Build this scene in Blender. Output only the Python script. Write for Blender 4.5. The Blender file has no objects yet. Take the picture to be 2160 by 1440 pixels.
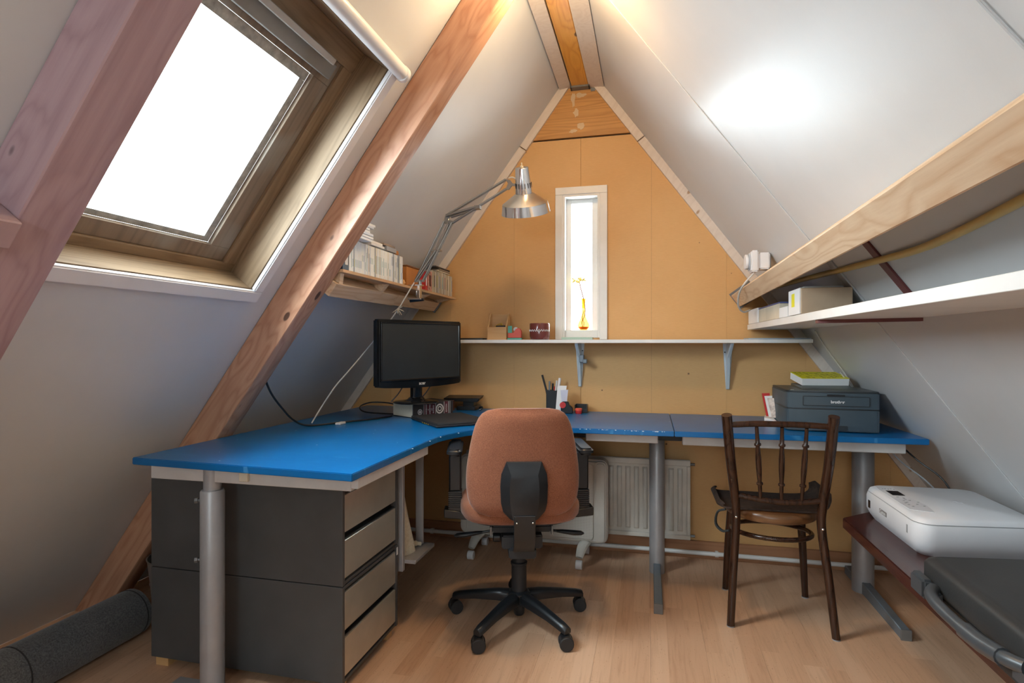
import bpy, bmesh, math, random
from mathutils import Vector, Matrix, Euler
random.seed(7)
SC = bpy.context.scene
COL = SC.collection
# ------------------------------------------------------------------ camera, world, lights, exposure
YAW = math.atan(290/1200)
cd = bpy.data.cameras.new('camera'); cam = bpy.data.objects.new('camera', cd); COL.objects.link(cam)
cd.sensor_width = 36; cd.lens = 20; cd.shift_y = 4/2160; cd.clip_start = 0.02
cam.location = (0, 0, 1.10); cam.rotation_euler = (math.pi/2, 0, YAW)
SC.camera = cam
w = bpy.data.worlds.new('World'); SC.world = w; w.use_nodes = True
w.node_tree.nodes['Background'].inputs[0].default_value = (0.88, 0.95, 1.0, 1)
w.node_tree.nodes['Background'].inputs[1].default_value = 3.0
SC.view_settings.view_transform = 'Standard'; SC.view_settings.look = 'None'
SC.view_settings.exposure = 0.85; SC.view_settings.gamma = 1; SC.view_settings.use_curve_mapping = False

CA, SA = math.cos(math.atan(1.36)), math.sin(math.atan(1.36))
XL, XR, YG, YB = -2.30, 1.58, 3.07, -2.4          # foot of each roof slope, gable wall, wall behind the camera
def RF(side, s, y, n):
    "point on a roof slope: s up the slope from the floor, y along the ridge, n into the room"
    if side == 'L': return Vector((XL + s*CA + n*SA, y, s*SA - n*CA))
    return Vector((XR - s*CA - n*SA, y, s*SA - n*CA))

def area(name, loc, direction, sx, sy, power, col=(1, 1, 1)):
    l = bpy.data.lights.new(name, 'AREA'); l.shape = 'RECTANGLE'; l.size = sx; l.size_y = sy
    l.energy = power; l.color = col
    o = bpy.data.objects.new(name, l); COL.objects.link(o); o.location = loc
    o.rotation_euler = Vector(direction).to_track_quat('-Z', 'Y').to_euler()
    return o
# daylight: one large sky source outside each window; both rear ones are added fill
area('skylight_daylight', RF('L', 2.0, 0.75, -0.95), (SA, 0.35, -CA), 2.2, 2.2, 270, (0.80, 0.91, 1.0))
area('gable_window_daylight', (-0.36, 3.55, 1.55), (0, -1, -0.1), 0.5, 0.9, 24, (0.80, 0.91, 1.0))
area('rear_window_fill', (-0.36, -2.85, 1.75), (0, 1, -0.25), 1.3, 1.1, 34, (0.82, 0.92, 1.0))  # added fill light at an invented window behind the camera
area('rear_skylight_fill', RF('L', 2.0, -1.1, -0.4), (SA, 0, -CA), 1.1, 1.0, 50, (0.80, 0.91, 1.0))  # added fill light at an invented second skylight

# ------------------------------------------------------------------ materials
MATS = {}
def nt(name):
    m = bpy.data.materials.new(name); m.use_nodes = True
    t = m.node_tree; b = t.nodes['Principled BSDF']
    return m, t, b
def N(t, kind, **kw):
    n = t.nodes.new(kind)
    for k, v in kw.items(): setattr(n, k, v)
    return n
def ramp(t, fac, stops):
    r = N(t, 'ShaderNodeValToRGB'); e = r.color_ramp.elements
    e[0].position, e[0].color = stops[0][0], (*stops[0][1], 1)
    e[1].position, e[1].color = stops[-1][0], (*stops[-1][1], 1)
    for p, c in stops[1:-1]:
        x = e.new(p); x.color = (*c, 1)
    t.links.new(fac, r.inputs[0]); return r.outputs[0]
def mix(t, fac, a, b, mode='MIX'):
    m = N(t, 'ShaderNodeMix', data_type='RGBA', blend_type=mode)
    for i, v in ((0, fac), (6, a), (7, b)):
        if isinstance(v, (float, int)): m.inputs[i].default_value = v
        elif isinstance(v, tuple): m.inputs[i].default_value = (*v, 1)
        else: t.links.new(v, m.inputs[i])
    return m.outputs[2]
def math_(t, op, a, b=0.0):
    m = N(t, 'ShaderNodeMath', operation=op)
    for i, v in ((0, a), (1, b)):
        if isinstance(v, (float, int)): m.inputs[i].default_value = v
        else: t.links.new(v, m.inputs[i])
    return m.outputs[0]
def coords(t, scale=(1, 1, 1), rot=(0, 0, 0), src='Object'):
    tc = N(t, 'ShaderNodeTexCoord'); mp = N(t, 'ShaderNodeMapping')
    mp.inputs['Scale'].default_value = scale; mp.inputs['Rotation'].default_value = rot
    if src == 'World':
        g = N(t, 'ShaderNodeNewGeometry'); t.links.new(g.outputs['Position'], mp.inputs[0])
    else: t.links.new(tc.outputs[src], mp.inputs[0])
    return mp.outputs[0]
def noise(t, vec, scale=5, detail=4, rough=0.5, dist=0.0):
    n = N(t, 'ShaderNodeTexNoise'); n.inputs['Scale'].default_value = scale
    n.inputs['Detail'].default_value = detail; n.inputs['Roughness'].default_value = rough
    n.inputs['Distortion'].default_value = dist
    t.links.new(vec, n.inputs['Vector']); return n.outputs['Fac']
def bump(t, b, h, strength=0.2, dist=0.005):
    n = N(t, 'ShaderNodeBump'); n.inputs['Strength'].default_value = strength; n.inputs['Distance'].default_value = dist
    t.links.new(h, n.inputs['Height']); t.links.new(n.outputs[0], b.inputs['Normal'])
def plain(name, col, rough=0.5, metal=0.0, var=0.06, vscale=6, spec=0.5, bmp=0.0, bscale=300, coat=0.0):
    if name in MATS: return MATS[name]
    m, t, b = nt(name)
    v = coords(t, src='World'); f = noise(t, v, vscale, 5, 0.6)
    d = tuple(c*(1-var*2) for c in col); l = tuple(min(1, c*(1+var*2)) for c in col)
    t.links.new(ramp(t, f, [(0.3, d), (0.7, l)]), b.inputs['Base Color'])
    b.inputs['Roughness'].default_value = rough; b.inputs['Metallic'].default_value = metal
    b.inputs['Specular IOR Level'].default_value = spec; b.inputs['Coat Weight'].default_value = coat
    if bmp: bump(t, b, noise(t, v, bscale, 2), bmp, 0.002)
    MATS[name] = m; return m
def pine(name, light, dark, rot=(0, 0, 0), knots=True, rough=0.5, ring=9.0, src='World', knotcol=None, patch=None):
    "grain runs along X after the rotation"
    m, t, b = nt(name)
    v = coords(t, (1, 1, 1), rot, src)
    vg = N(t, 'ShaderNodeMapping'); vg.inputs['Scale'].default_value = (0.55, 9, 9); t.links.new(v, vg.inputs[0])
    base = noise(t, vg.outputs[0], 1.1, 2, 0.5)
    k = N(t, 'ShaderNodeTexVoronoi'); vk = N(t, 'ShaderNodeMapping'); vk.inputs['Scale'].default_value = (4, 8, 8)
    t.links.new(v, vk.inputs[0]); t.links.new(vk.outputs[0], k.inputs['Vector']); k.inputs['Scale'].default_value = 1.0
    kd = k.outputs['Distance']
    halo = math_(t, 'SUBTRACT', 0.55, kd); halo = math_(t, 'MAXIMUM', halo, 0.0)
    s = math_(t, 'ADD', math_(t, 'MULTIPLY', base, ring), math_(t, 'MULTIPLY', halo, 4.0 if knots else 0.5))
    rings = math_(t, 'FRACT', s)
    tri = math_(t, 'ABSOLUTE', math_(t, 'SUBTRACT', rings, 0.5)); tri = math_(t, 'MULTIPLY', tri, 2.0)
    col = ramp(t, tri, [(0.0, light), (0.55, tuple((a*2+c)/3 for a, c in zip(light, dark))), (1.0, dark)])
    fib = noise(t, vg.outputs[0], 16, 3, 0.6)
    col = mix(t, 0.25, col, ramp(t, fib, [(0.35, dark), (0.6, light)]))
    if knots:
        kc = knotcol or tuple(c*0.22 for c in dark)
        kf = ramp(t, kd, [(0.07, (1, 1, 1)), (0.095, (0, 0, 0))])
        col = mix(t, kf, col, kc)
    if patch:
        pf = ramp(t, noise(t, v, 2.2, 3), [(0.56, (0, 0, 0)), (0.66, (1, 1, 1))]); col = mix(t, pf, col, patch)
    t.links.new(col, b.inputs['Base Color']); b.inputs['Roughness'].default_value = rough
    bump(t, b, fib, 0.15, 0.002)
    MATS[name] = m; return m
ANG = math.atan(1.36)
ROT_U = (0, ANG, 0)          # grain up the left slope
ROT_UR = (0, -ANG, 0)
ROT_Y = (0, 0, -math.pi/2)   # grain along y
ROT_Z = (0, math.pi/2, 0)

def panel_white(name, col=(0.70, 0.69, 0.69), rough=0.34, spec=0.5):
    m, t, b = nt(name)
    v = coords(t, src='World')
    t.links.new(ramp(t, noise(t, v, 1.6, 6, 0.62), [(0.3, tuple(c*0.94 for c in col)), (0.7, tuple(min(1, c*1.03) for c in col))]), b.inputs['Base Color'])
    b.inputs['Roughness'].default_value = rough; b.inputs['Specular IOR Level'].default_value = spec
    bump(t, b, noise(t, v, 160, 3, 0.6), 0.05, 0.002)
    MATS[name] = m; return m
WALLW = panel_white('white_roof_panel', (0.585, 0.59, 0.595), 0.34, 0.32)
WALLL = panel_white('white_left_panel', (0.655, 0.67, 0.69), 0.5)
PAINT = plain('white_paint', (0.78, 0.77, 0.75), 0.4, var=0.03)
BATTEN = pine('whitewashed_batten', (0.72, 0.63, 0.55), (0.66, 0.56, 0.48), ROT_U, knots=True, rough=0.55, knotcol=(0.4, 0.25, 0.15))
def gable_mat():
    m, t, b = nt('ochre_fibreboard'); v = coords(t, src='World')
    vg = coords(t, (1, 1, 14), src='World')
    f = noise(t, v, 2.2, 6, 0.6); g = noise(t, vg, 40, 3, 0.6)
    col = ramp(t, f, [(0.25, (0.61, 0.34, 0.13)), (0.55, (0.66, 0.38, 0.15)), (0.8, (0.70, 0.42, 0.185))])
    col = mix(t, 0.12, col, ramp(t, g, [(0.35, (0.5, 0.27, 0.09)), (0.65, (0.8, 0.5, 0.22))]))
    k = N(t, 'ShaderNodeTexVoronoi'); k.inputs['Scale'].default_value = 5.5; t.links.new(v, k.inputs['Vector'])
    col = mix(t, ramp(t, k.outputs['Distance'], [(0.022, (1, 1, 1)), (0.03, (0, 0, 0))]), col, (0.18, 0.09, 0.04))
    t.links.new(col, b.inputs['Base Color']); b.inputs['Roughness'].default_value = 0.6; bump(t, b, g, 0.08, 0.001)
    return m
GABLE = gable_mat()
PLY = pine('orange_plywood', (0.60, 0.30, 0.09), (0.42, 0.19, 0.05), (0, 0, 0), knots=False, rough=0.5, ring=14)
RAFTER = pine('reddish_pine', (0.62, 0.34, 0.21), (0.47, 0.22, 0.125), ROT_U, rough=0.42)
RAFTER1 = pine('mauve_flare_pine', (0.48, 0.33, 0.355), (0.38, 0.24, 0.265), ROT_U, rough=0.55, ring=8)  # mauve lens-flare tint put into the rafter's wood colour
PURL = pine('pale_sawn_pine', (0.74, 0.55, 0.37), (0.60, 0.38, 0.22), ROT_Y, rough=0.5, ring=12)
RIDGE = pine('varnished_ridge_pine', (0.80, 0.40, 0.07), (0.64, 0.27, 0.035), ROT_Y, rough=0.35, ring=9)
SHELFW = pine('shelf_pine', (0.66, 0.43, 0.24), (0.52, 0.30, 0.15), ROT_Y, knots=False, ring=8)
LINING = pine('weathered_lining', (0.30, 0.205, 0.12), (0.20, 0.13, 0.07), ROT_U, knots=False, rough=0.6, ring=16)
LININGY = pine('weathered_lining_cross', (0.30, 0.205, 0.12), (0.20, 0.13, 0.07), ROT_Y, knots=False, rough=0.6, ring=16)
SASH = pine('greyed_sash_wood', (0.26, 0.19, 0.13), (0.17, 0.12, 0.08), ROT_U, knots=False, rough=0.6, patch=(0.33, 0.31, 0.27))
BASEB = pine('baseboard_wood', (0.42, 0.20, 0.10), (0.33, 0.15, 0.07), (0, 0, 0), knots=False)
BLOCKW = pine('birch_ply', (0.66, 0.40, 0.18), (0.58, 0.33, 0.13), (0, 0, 0), knots=False, ring=7)

def floor_mat():
    m, t, b = nt('beech_laminate')
    g = N(t, 'ShaderNodeNewGeometry'); sp = N(t, 'ShaderNodeSeparateXYZ'); t.links.new(g.outputs['Position'], sp.inputs[0])
    cx = math_(t, 'FLOOR', math_(t, 'DIVIDE', sp.outputs[0], 0.0640))
    w1 = N(t, 'ShaderNodeTexWhiteNoise', noise_dimensions='1D'); t.links.new(cx, w1.inputs['W'])
    yy = math_(t, 'ADD', math_(t, 'DIVIDE', sp.outputs[1], 0.62), math_(t, 'MULTIPLY', w1.outputs['Value'], 7.0))
    cy = math_(t, 'FLOOR', yy)
    cb = N(t, 'ShaderNodeCombineXYZ'); t.links.new(cx, cb.inputs[0]); t.links.new(cy, cb.inputs[1])
    w2 = N(t, 'ShaderNodeTexWhiteNoise', noise_dimensions='3D'); t.links.new(cb.outputs[0], w2.inputs['Vector'])
    base = ramp(t, w2.outputs['Value'], [(0.0, (0.60, 0.36, 0.225)), (0.5, (0.66, 0.41, 0.26)), (1.0, (0.72, 0.47, 0.31))])
    # grain
    off = N(t, 'ShaderNodeVectorMath', operation='ADD'); sc = N(t, 'ShaderNodeVectorMath', operation='SCALE')
    t.links.new(w2.outputs['Color'], sc.inputs[0]); sc.inputs['Scale'].default_value = 5
    t.links.new(g.outputs['Position'], off.inputs[0]); t.links.new(sc.outputs[0], off.inputs[1])
    mp = N(t, 'ShaderNodeMapping'); mp.inputs['Scale'].default_value = (38, 2.2, 1); t.links.new(off.outputs[0], mp.inputs[0])
    gr = noise(t, mp.outputs[0], 1.6, 5, 0.62, 0.6)
    col = mix(t, 0.45, base, ramp(t, gr, [(0.3, (0.62, 0.52, 0.45)), (0.5, (0.95, 0.93, 0.9)), (0.7, (1, 1, 1))]), 'MULTIPLY')
    mp2 = N(t, 'ShaderNodeMapping'); mp2.inputs['Scale'].default_value = (90, 26, 1); t.links.new(off.outputs[0], mp2.inputs[0])
    fl = noise(t, mp2.outputs[0], 2.5, 2)
    col = mix(t, ramp(t, fl, [(0.66, (0, 0, 0)), (0.74, (0.5, 0.5, 0.5))]), col, (0.36, 0.16, 0.08))
    t.links.new(col, b.inputs['Base Color']); b.inputs['Roughness'].default_value = 0.38
    b.inputs['Specular IOR Level'].default_value = 0.4
    return m
FLOOR = floor_mat()
def desk_mat():
    m, t, b = nt('blue_desk_paint'); v = coords(t, src='World')
    f = noise(t, v, 3, 5, 0.6)
    col = ramp(t, f, [(0.3, (0.0, 0.105, 0.31)), (0.7, (0.0, 0.135, 0.38))])
    mp = coords(t, (3, 40, 1), (0, 0, 0.5), 'World'); s1 = noise(t, mp, 3.0, 2, 0.7, 1.2)
    col = mix(t, ramp(t, s1, [(0.63, (0, 0, 0)), (0.70, (0.22, 0.22, 0.22))]), col, (0.15, 0.5, 0.85))
    k = N(t, 'ShaderNodeTexVoronoi'); k.inputs['Scale'].default_value = 12; t.links.new(v, k.inputs['Vector'])
    col = mix(t, ramp(t, k.outputs['Distance'], [(0.03, (1, 1, 1)), (0.045, (0, 0, 0))]), col, (0.6, 0.75, 0.85))
    t.links.new(col, b.inputs['Base Color']); b.inputs['Roughness'].default_value = 0.3; b.inputs['Specular IOR Level'].default_value = 0.5
    return m
BLUE = desk_mat()
BLUEEDGE = plain('blue_desk_edge', (0.0, 0.085, 0.29), 0.35)
CHIP = plain('bare_chip', (0.75, 0.78, 0.8), 0.5)
STEEL = plain('silver_grey_steel', (0.36, 0.35, 0.355), 0.38, 0.25, bmp=0.05)
STEELD = plain('grey_blue_steel', (0.19, 0.22, 0.25), 0.4, 0.3)
RAILW = plain('pale_grey_rail', (0.55, 0.52, 0.50), 0.45, 0.0)
CABG = plain('dark_grey_cabinet', (0.068, 0.068, 0.069), 0.45, 0.0, bmp=0.04)
DRAW = plain('brushed_drawer_front', (0.56, 0.53, 0.46), 0.32, 0.6, bmp=0.03)
BLACK = plain('black_plastic', (0.012, 0.014, 0.017), 0.32)
BLACKM = plain('black_matt', (0.02, 0.02, 0.022), 0.6)
GLOSSB = plain('gloss_black', (0.008, 0.009, 0.011), 0.12)
SCREEN = plain('dark_screen', (0.028, 0.034, 0.038), 0.28)
def fabric(name, a, c, sc=420, rough=0.95, bm=0.35):
    m, t, b = nt(name); v = coords(t, src='World')
    f = noise(t, v, sc, 3, 0.7); g = noise(t, v, 9, 3)
    col = ramp(t, f, [(0.35, a), (0.65, c)]); col = mix(t, 0.25, col, ramp(t, g, [(0.3, a), (0.7, c)]))
    t.links.new(col, b.inputs['Base Color']); b.inputs['Roughness'].default_value = rough
    b.inputs['Sheen Weight'].default_value = 0.25
    bump(t, b, f, bm, 0.002); return m
ORANGE = fabric('rust_orange_wool', (0.18, 0.055, 0.024), (0.34, 0.125, 0.060), 330)
FELT = fabric('grey_felt', (0.035, 0.037, 0.04), (0.15, 0.155, 0.16), 190, bm=0.5)
CLOTHC = fabric('cream_canvas', (0.55, 0.47, 0.34), (0.70, 0.62, 0.47), 90)
BLKBAG = plain('black_bag', (0.012, 0.012, 0.013), 0.6)
DARKW = pine('dark_stained_bentwood', (0.052, 0.020, 0.010), (0.020, 0.008, 0.005), ROT_Z, knots=False, rough=0.22, ring=10)
SEATW = pine('worn_seat_rim', (0.20, 0.09, 0.035), (0.10, 0.04, 0.016), (0, 0, 0), knots=False, rough=0.3)
MAHOG = pine('mahogany_bench', (0.070, 0.018, 0.013), (0.030, 0.009, 0.007), ROT_Y, knots=False, rough=0.22, ring=10)
CHROME = plain('chrome', (0.84, 0.85, 0.86), 0.12, 1.0, var=0.01)
SATIN = plain('satin_aluminium', (0.86, 0.83, 0.77), 0.3, 1.0, var=0.02)
LAMPST = plain('worn_lamp_steel', (0.33, 0.335, 0.33), 0.28, 0.8)
WPLAS = plain('white_plastic', (0.76, 0.76, 0.78), 0.35, var=0.02)
GPLAS = plain('grey_plastic_dot', (0.30, 0.30, 0.31), 0.4)
HEATW = plain('cream_heater', (0.52, 0.49, 0.44), 0.45)
RADW = plain('cream_radiator', (0.60, 0.56, 0.50), 0.4)
def mesh_mat():
    m, t, b = nt('perforated_heater_front'); v = coords(t, (1, 1, 1), src='World')
    sp = N(t, 'ShaderNodeSeparateXYZ'); t.links.new(v, sp.inputs[0])
    def cell(o):
        return math_(t, 'ABSOLUTE', math_(t, 'SUBTRACT', math_(t, 'FRACT', math_(t, 'MULTIPLY', o, 130)), 0.5))
    d = math_(t, 'ADD', math_(t, 'POWER', cell(sp.outputs[0]), 2.0), math_(t, 'POWER', cell(sp.outputs[2]), 2.0))
    t.links.new(ramp(t, d, [(0.05, (0.26, 0.24, 0.21)), (0.09, (0.55, 0.52, 0.47))]), b.inputs['Base Color'])
    b.inputs['Roughness'].default_value = 0.5; return m
MESHM = mesh_mat()
PRN = plain('printer_slate', (0.045, 0.070, 0.090), 0.42)
PRND = plain('printer_dark_top', (0.022, 0.028, 0.033), 0.35)
CASE = plain('charcoal_suitcase', (0.026, 0.0265, 0.027), 0.5, bmp=0.1, bscale=200)
CASEH = plain('suitcase_handle_grey', (0.055, 0.06, 0.066), 0.35)
KRAFT = plain('kraft_card', (0.42, 0.31, 0.21), 0.75)
PAPER = plain('paper_white', (0.80, 0.80, 0.80), 0.7, var=0.02)
PAPERC = plain('paper_cream', (0.62, 0.55, 0.43), 0.8)
YELLOW = plain('phonebook_yellow', (0.80, 0.72, 0.02), 0.5)
RED = plain('red_plastic', (0.55, 0.03, 0.03), 0.4)
REDO = plain('coral_red', (0.72, 0.10, 0.06), 0.4)
TEAL = plain('teal_card', (0.10, 0.42, 0.32), 0.5)
MAROON = plain('maroon_label', (0.10, 0.016, 0.022), 0.5)
BKDARK = plain('book_cover_black', (0.035, 0.028, 0.028), 0.5)
SILVERP = plain('silver_print', (0.62, 0.60, 0.58), 0.4)
CERAM = plain('brown_glazed_ceramic', (0.16, 0.035, 0.030), 0.18, coat=0.4)
ORWOOD = plain('orange_wooden_box', (0.50, 0.20, 0.05), 0.5)
YTUBE = plain('ochre_tube', (0.60, 0.42, 0.13), 0.4)
OXBLOOD = plain('oxblood_paint', (0.13, 0.03, 0.03), 0.45)
BRKT = plain('pale_blue_white_metal', (0.62, 0.68, 0.72), 0.35)
WIRE = plain('white_wire', (0.62, 0.60, 0.56), 0.5)
ZINC = plain('zinc', (0.20, 0.20, 0.20), 0.45, 0.5)
GREENG = plain('green_glass_edge', (0.35, 0.47, 0.40), 0.15)
GOLD = plain('brass_yellow', (0.65, 0.42, 0.05), 0.3, 0.3)
SALMON = plain('tabletop_grey', (0.3, 0.3, 0.3), 0.5)
TAPE = plain('torn_tape', (0.62, 0.45, 0.28), 0.4)
CRTLBLK = plain('dark_blue_case', (0.02, 0.035, 0.06), 0.4)
def glass_mat(name, tint=(1, 1, 1)):
    m = bpy.data.materials.new(name); m.use_nodes = True; t = m.node_tree; t.nodes.clear()
    o = N(t, 'ShaderNodeOutputMaterial'); tr = N(t, 'ShaderNodeBsdfTransparent'); gl = N(t, 'ShaderNodeBsdfGlossy')
    tr.inputs[0].default_value = (*tint, 1); gl.inputs['Roughness'].default_value = 0.02
    fr = N(t, 'ShaderNodeFresnel'); fr.inputs[0].default_value = 1.45; mx = N(t, 'ShaderNodeMixShader')
    geo = N(t, 'ShaderNodeNewGeometry'); front = math_(t, 'SUBTRACT', 1.0, geo.outputs['Backfacing'])
    t.links.new(math_(t, 'MULTIPLY', fr.outputs[0], front), mx.inputs[0]); t.links.new(tr.outputs[0], mx.inputs[1]); t.links.new(gl.outputs[0], mx.inputs[2])
    t.links.new(mx.outputs[0], o.inputs[0]); return m
GLASS = glass_mat('window_glass', (0.97, 0.99, 0.98))
AMBER = glass_mat('amber_glass', (0.99, 0.72, 0.28))
BULBM = bpy.data.materials.new('warm_bulb'); BULBM.use_nodes = True
_b = BULBM.node_tree.nodes['Principled BSDF']; _b.inputs['Emission Color'].default_value = (1, 0.62, 0.2, 1); _b.inputs['Emission Strength'].default_value = 20

# ------------------------------------------------------------------ mesh builders
class MB:
    def __init__(s): s.v = []; s.f = []
    def add(s, vs, fs):
        o = len(s.v); s.v += [Vector(p) for p in vs]; s.f += [[i+o for i in f] for f in fs]; return s
    def hexa(s, p):   # 8 points: bottom loop, top loop
        return s.add(p, [(3, 2, 1, 0), (4, 5, 6, 7), (0, 1, 5, 4), (1, 2, 6, 5), (2, 3, 7, 6), (3, 0, 4, 7)])
    def box(s, x0, x1, y0, y1, z0, z1, M=None):
        p = [Vector(q) for q in ((x0, y0, z0), (x1, y0, z0), (x1, y1, z0), (x0, y1, z0), (x0, y0, z1), (x1, y0, z1), (x1, y1, z1), (x0, y1, z1))]
        if M: p = [M @ q for q in p]
        return s.hexa(p)
    def sbox(s, side, s0, s1, y0, y1, n0, n1):
        return s.hexa([RF(side, a, y, n) for n in (n0, n1) for a, y in ((s0, y0), (s1, y0), (s1, y1), (s0, y1))])
    def prism(s, poly, z0, z1, M=None, axis='z'):
        n = len(poly); vs = []
        for z in (z0, z1):
            for a, b in poly:
                q = Vector((a, b, z)) if axis == 'z' else (Vector((a, z, b)) if axis == 'y' else Vector((z, a, b)))
                vs.append(M @ q if M else q)
        fs = [tuple(range(n-1, -1, -1)), tuple(range(n, 2*n))] + [(i, (i+1) % n, n+(i+1) % n, n+i) for i in range(n)]
        return s.add(vs, fs)
    def loft(s, rings, cap=True):
        n = len(rings[0]); vs = [p for r in rings for p in r]; fs = []
        for k in range(len(rings)-1):
            for i in range(n):
                j = (i+1) % n; fs.append((k*n+i, k*n+j, (k+1)*n+j, (k+1)*n+i))
        if cap: fs += [tuple(range(n-1, -1, -1)), tuple(range((len(rings)-1)*n, len(rings)*n))]
        return s.add(vs, fs)
    def tube(s, pts, r, n=10, cap=True, flat=1.0):
        pts = [Vector(p) for p in pts]; rs = r if isinstance(r, (list, tuple)) else [r]*len(pts)
        rings = []; up = None
        for i, p in enumerate(pts):
            d = (pts[min(i+1, len(pts)-1)] - pts[max(i-1, 0)]).normalized()
            if up is None:
                up = Vector((0, 0, 1)) if abs(d.z) < 0.9 else Vector((0, 1, 0))
            a = d.cross(up).normalized(); up = a.cross(d).normalized()
            rings.append([p + (a*math.cos(t)*rs[i] + up*math.sin(t)*rs[i]*flat) for t in [2*math.pi*k/n for k in range(n)]])
        return s.loft(rings, cap)
    def lathe(s, prof, c=(0, 0, 0), n=24, M=None, cap=True):
        rings = []
        for r, z in prof:
            ring = [Vector((r*math.cos(2*math.pi*k/n), r*math.sin(2*math.pi*k/n), z)) for k in range(n)]
            rings.append([(M @ q if M else q) + Vector(c) for q in ring])
        return s.loft(rings, cap)
    def sphere(s, c, r, n=12, sq=(1, 1, 1)):
        prof = [(max(1e-4, math.sin(math.pi*k/8)), -math.cos(math.pi*k/8)) for k in range(9)]
        rings = [[Vector(c)+Vector((a*math.cos(2*math.pi*i/n)*r*sq[0], a*math.sin(2*math.pi*i/n)*r*sq[1], b*r*sq[2])) for i in range(n)] for a, b in prof]
        return s.loft(rings)

def smooth_path(pts, k=6):
    pts = [Vector(p) for p in pts]; out = []
    P = [pts[0]*2-pts[1]] + pts + [pts[-1]*2-pts[-2]]
    for i in range(1, len(P)-2):
        for j in range(k):
            t = j/k; a, b, c, d = P[i-1], P[i], P[i+1], P[i+2]
            out.append(0.5*((2*b)+(-a+c)*t+(2*a-5*b+4*c-d)*t*t+(-a+3*b-3*c+d)*t**3))
    out.append(pts[-1]); return out
def rrect(w, h, r, k=4, cx=0, cy=0):
    o = []
    for ax, ay, a0 in ((w/2-r, h/2-r, 0), (-w/2+r, h/2-r, 90), (-w/2+r, -h/2+r, 180), (w/2-r, -h/2+r, 270)):
        for i in range(k+1):
            t = math.radians(a0+90*i/k); o.append((cx+ax+r*math.cos(t), cy+ay+r*math.sin(t)))
    return o

def make_mesh(name, mb, mats, bev=0.0, inv=None, smooth=35, segs=1):
    me = bpy.data.meshes.new(name)
    vs = [inv @ v for v in mb.v] if inv else mb.v
    me.from_pydata([tuple(v) for v in vs], [], mb.f)
    bm = bmesh.new(); bm.from_mesh(me)
    bmesh.ops.recalc_face_normals(bm, faces=bm.faces)
    if bev:
        ed = [e for e in bm.edges if len(e.link_faces) == 2 and e.calc_face_angle(0) > 0.6]
        bmesh.ops.bevel(bm, geom=ed, offset=bev, segments=segs, affect='EDGES', clamp_overlap=True)
    bm.to_mesh(me); bm.free()
    me.materials.append(mats)
    me.shade_smooth()
    me.set_sharp_from_angle(angle=math.radians(smooth))
    return me
def part(name, mb, mat, parent=None, world=True, bev=0.0, label=None, smooth=35, segs=1, kind=None):
    inv = parent.matrix_basis.inverted() if (parent and world) else None
    if parent and world and parent.parent: inv = (parent.parent.matrix_basis @ parent.matrix_basis).inverted()
    me = make_mesh(name, mb, mat, bev, inv, smooth, segs)
    o = bpy.data.objects.new(name, me); COL.objects.link(o)
    if parent: o.parent = parent
    if label: o['label'] = label
    if kind: o['kind'] = kind
    return o
def thing(name, label, cat, loc=(0, 0, 0), rz=0, group=None):
    o = bpy.data.objects.new(name, None); COL.objects.link(o); o.empty_display_size = 0.05
    o.location = loc; o.rotation_euler = (0, 0, rz)
    o['label'] = label; o['category'] = cat
    if group: o['group'] = group
    return o
def solo(name, mb, mat, label, cat, group=None, **kw):
    o = part(name, mb, mat, None, **kw); o['label'] = label; o['category'] = cat
    if group: o['group'] = group
    return o
def struct(name, label, mb=None, mat=None, **kw):
    if mb: o = part(name, mb, mat, None, **kw)
    else:
        o = bpy.data.objects.new(name, None); COL.objects.link(o)
    o['kind'] = 'structure'; o['label'] = label; return o
def text(name, s, size, M, mat, parent, ext=0.0004, bold=0.0, label=None):
    cu = bpy.data.curves.new(name, 'FONT'); cu.body = s; cu.size = size; cu.align_x = 'CENTER'; cu.align_y = 'CENTER'
    cu.extrude = ext; cu.offset = bold
    tmp = bpy.data.objects.new('tmp_text', cu); COL.objects.link(tmp)
    dg = bpy.context.evaluated_depsgraph_get()
    me = bpy.data.meshes.new_from_object(tmp.evaluated_get(dg))
    bpy.data.objects.remove(tmp); me.name = name
    inv = parent.matrix_basis.inverted()
    me.transform(inv @ M); me.materials.clear(); me.materials.append(mat)
    o = bpy.data.objects.new(name, me); COL.objects.link(o); o.parent = parent
    if label: o['label'] = label
    return o
def frame(o, x, y, z):   # matrix with given axes
    x, y, z = Vector(x).normalized(), Vector(y).normalized(), Vector(z).normalized()
    return Matrix(((x.x, y.x, z.x, o[0]), (x.y, y.y, z.y, o[1]), (x.z, y.z, z.z, o[2]), (0, 0, 0, 1)))
def dup(src, parent=None):
    c = src.copy(); COL.objects.link(c)
    if parent: c.parent = parent
    for ch in list(src.children): dup(ch, c)
    return c

# ================================================================== THE SETTING
# floor: laminate boards laid along the room
fl = struct('floor', 'beech laminate floor of long boards running towards the gable wall')
part('subfloor', MB().box(XL-0.2, XR+0.2, YB-0.1, YG+0.05, -0.06, -0.0085), BLACKM, fl)
PW, PL = 0.192, 1.285
pm = make_mesh('floor_board', MB().box(0.0002, PW-0.0002, 0.0003, PL-0.0003, -0.008, 0), FLOOR, 0.0003)
k = 0; x = XL
while x < XR:
    y = YB - (k*0.43) % PL
    while y < YG:
        o = bpy.data.objects.new('floor_board', pm); COL.objects.link(o); o.parent = fl; o.location = (x, y, 0)
        y += PL
    x += PW; k += 1
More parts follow.
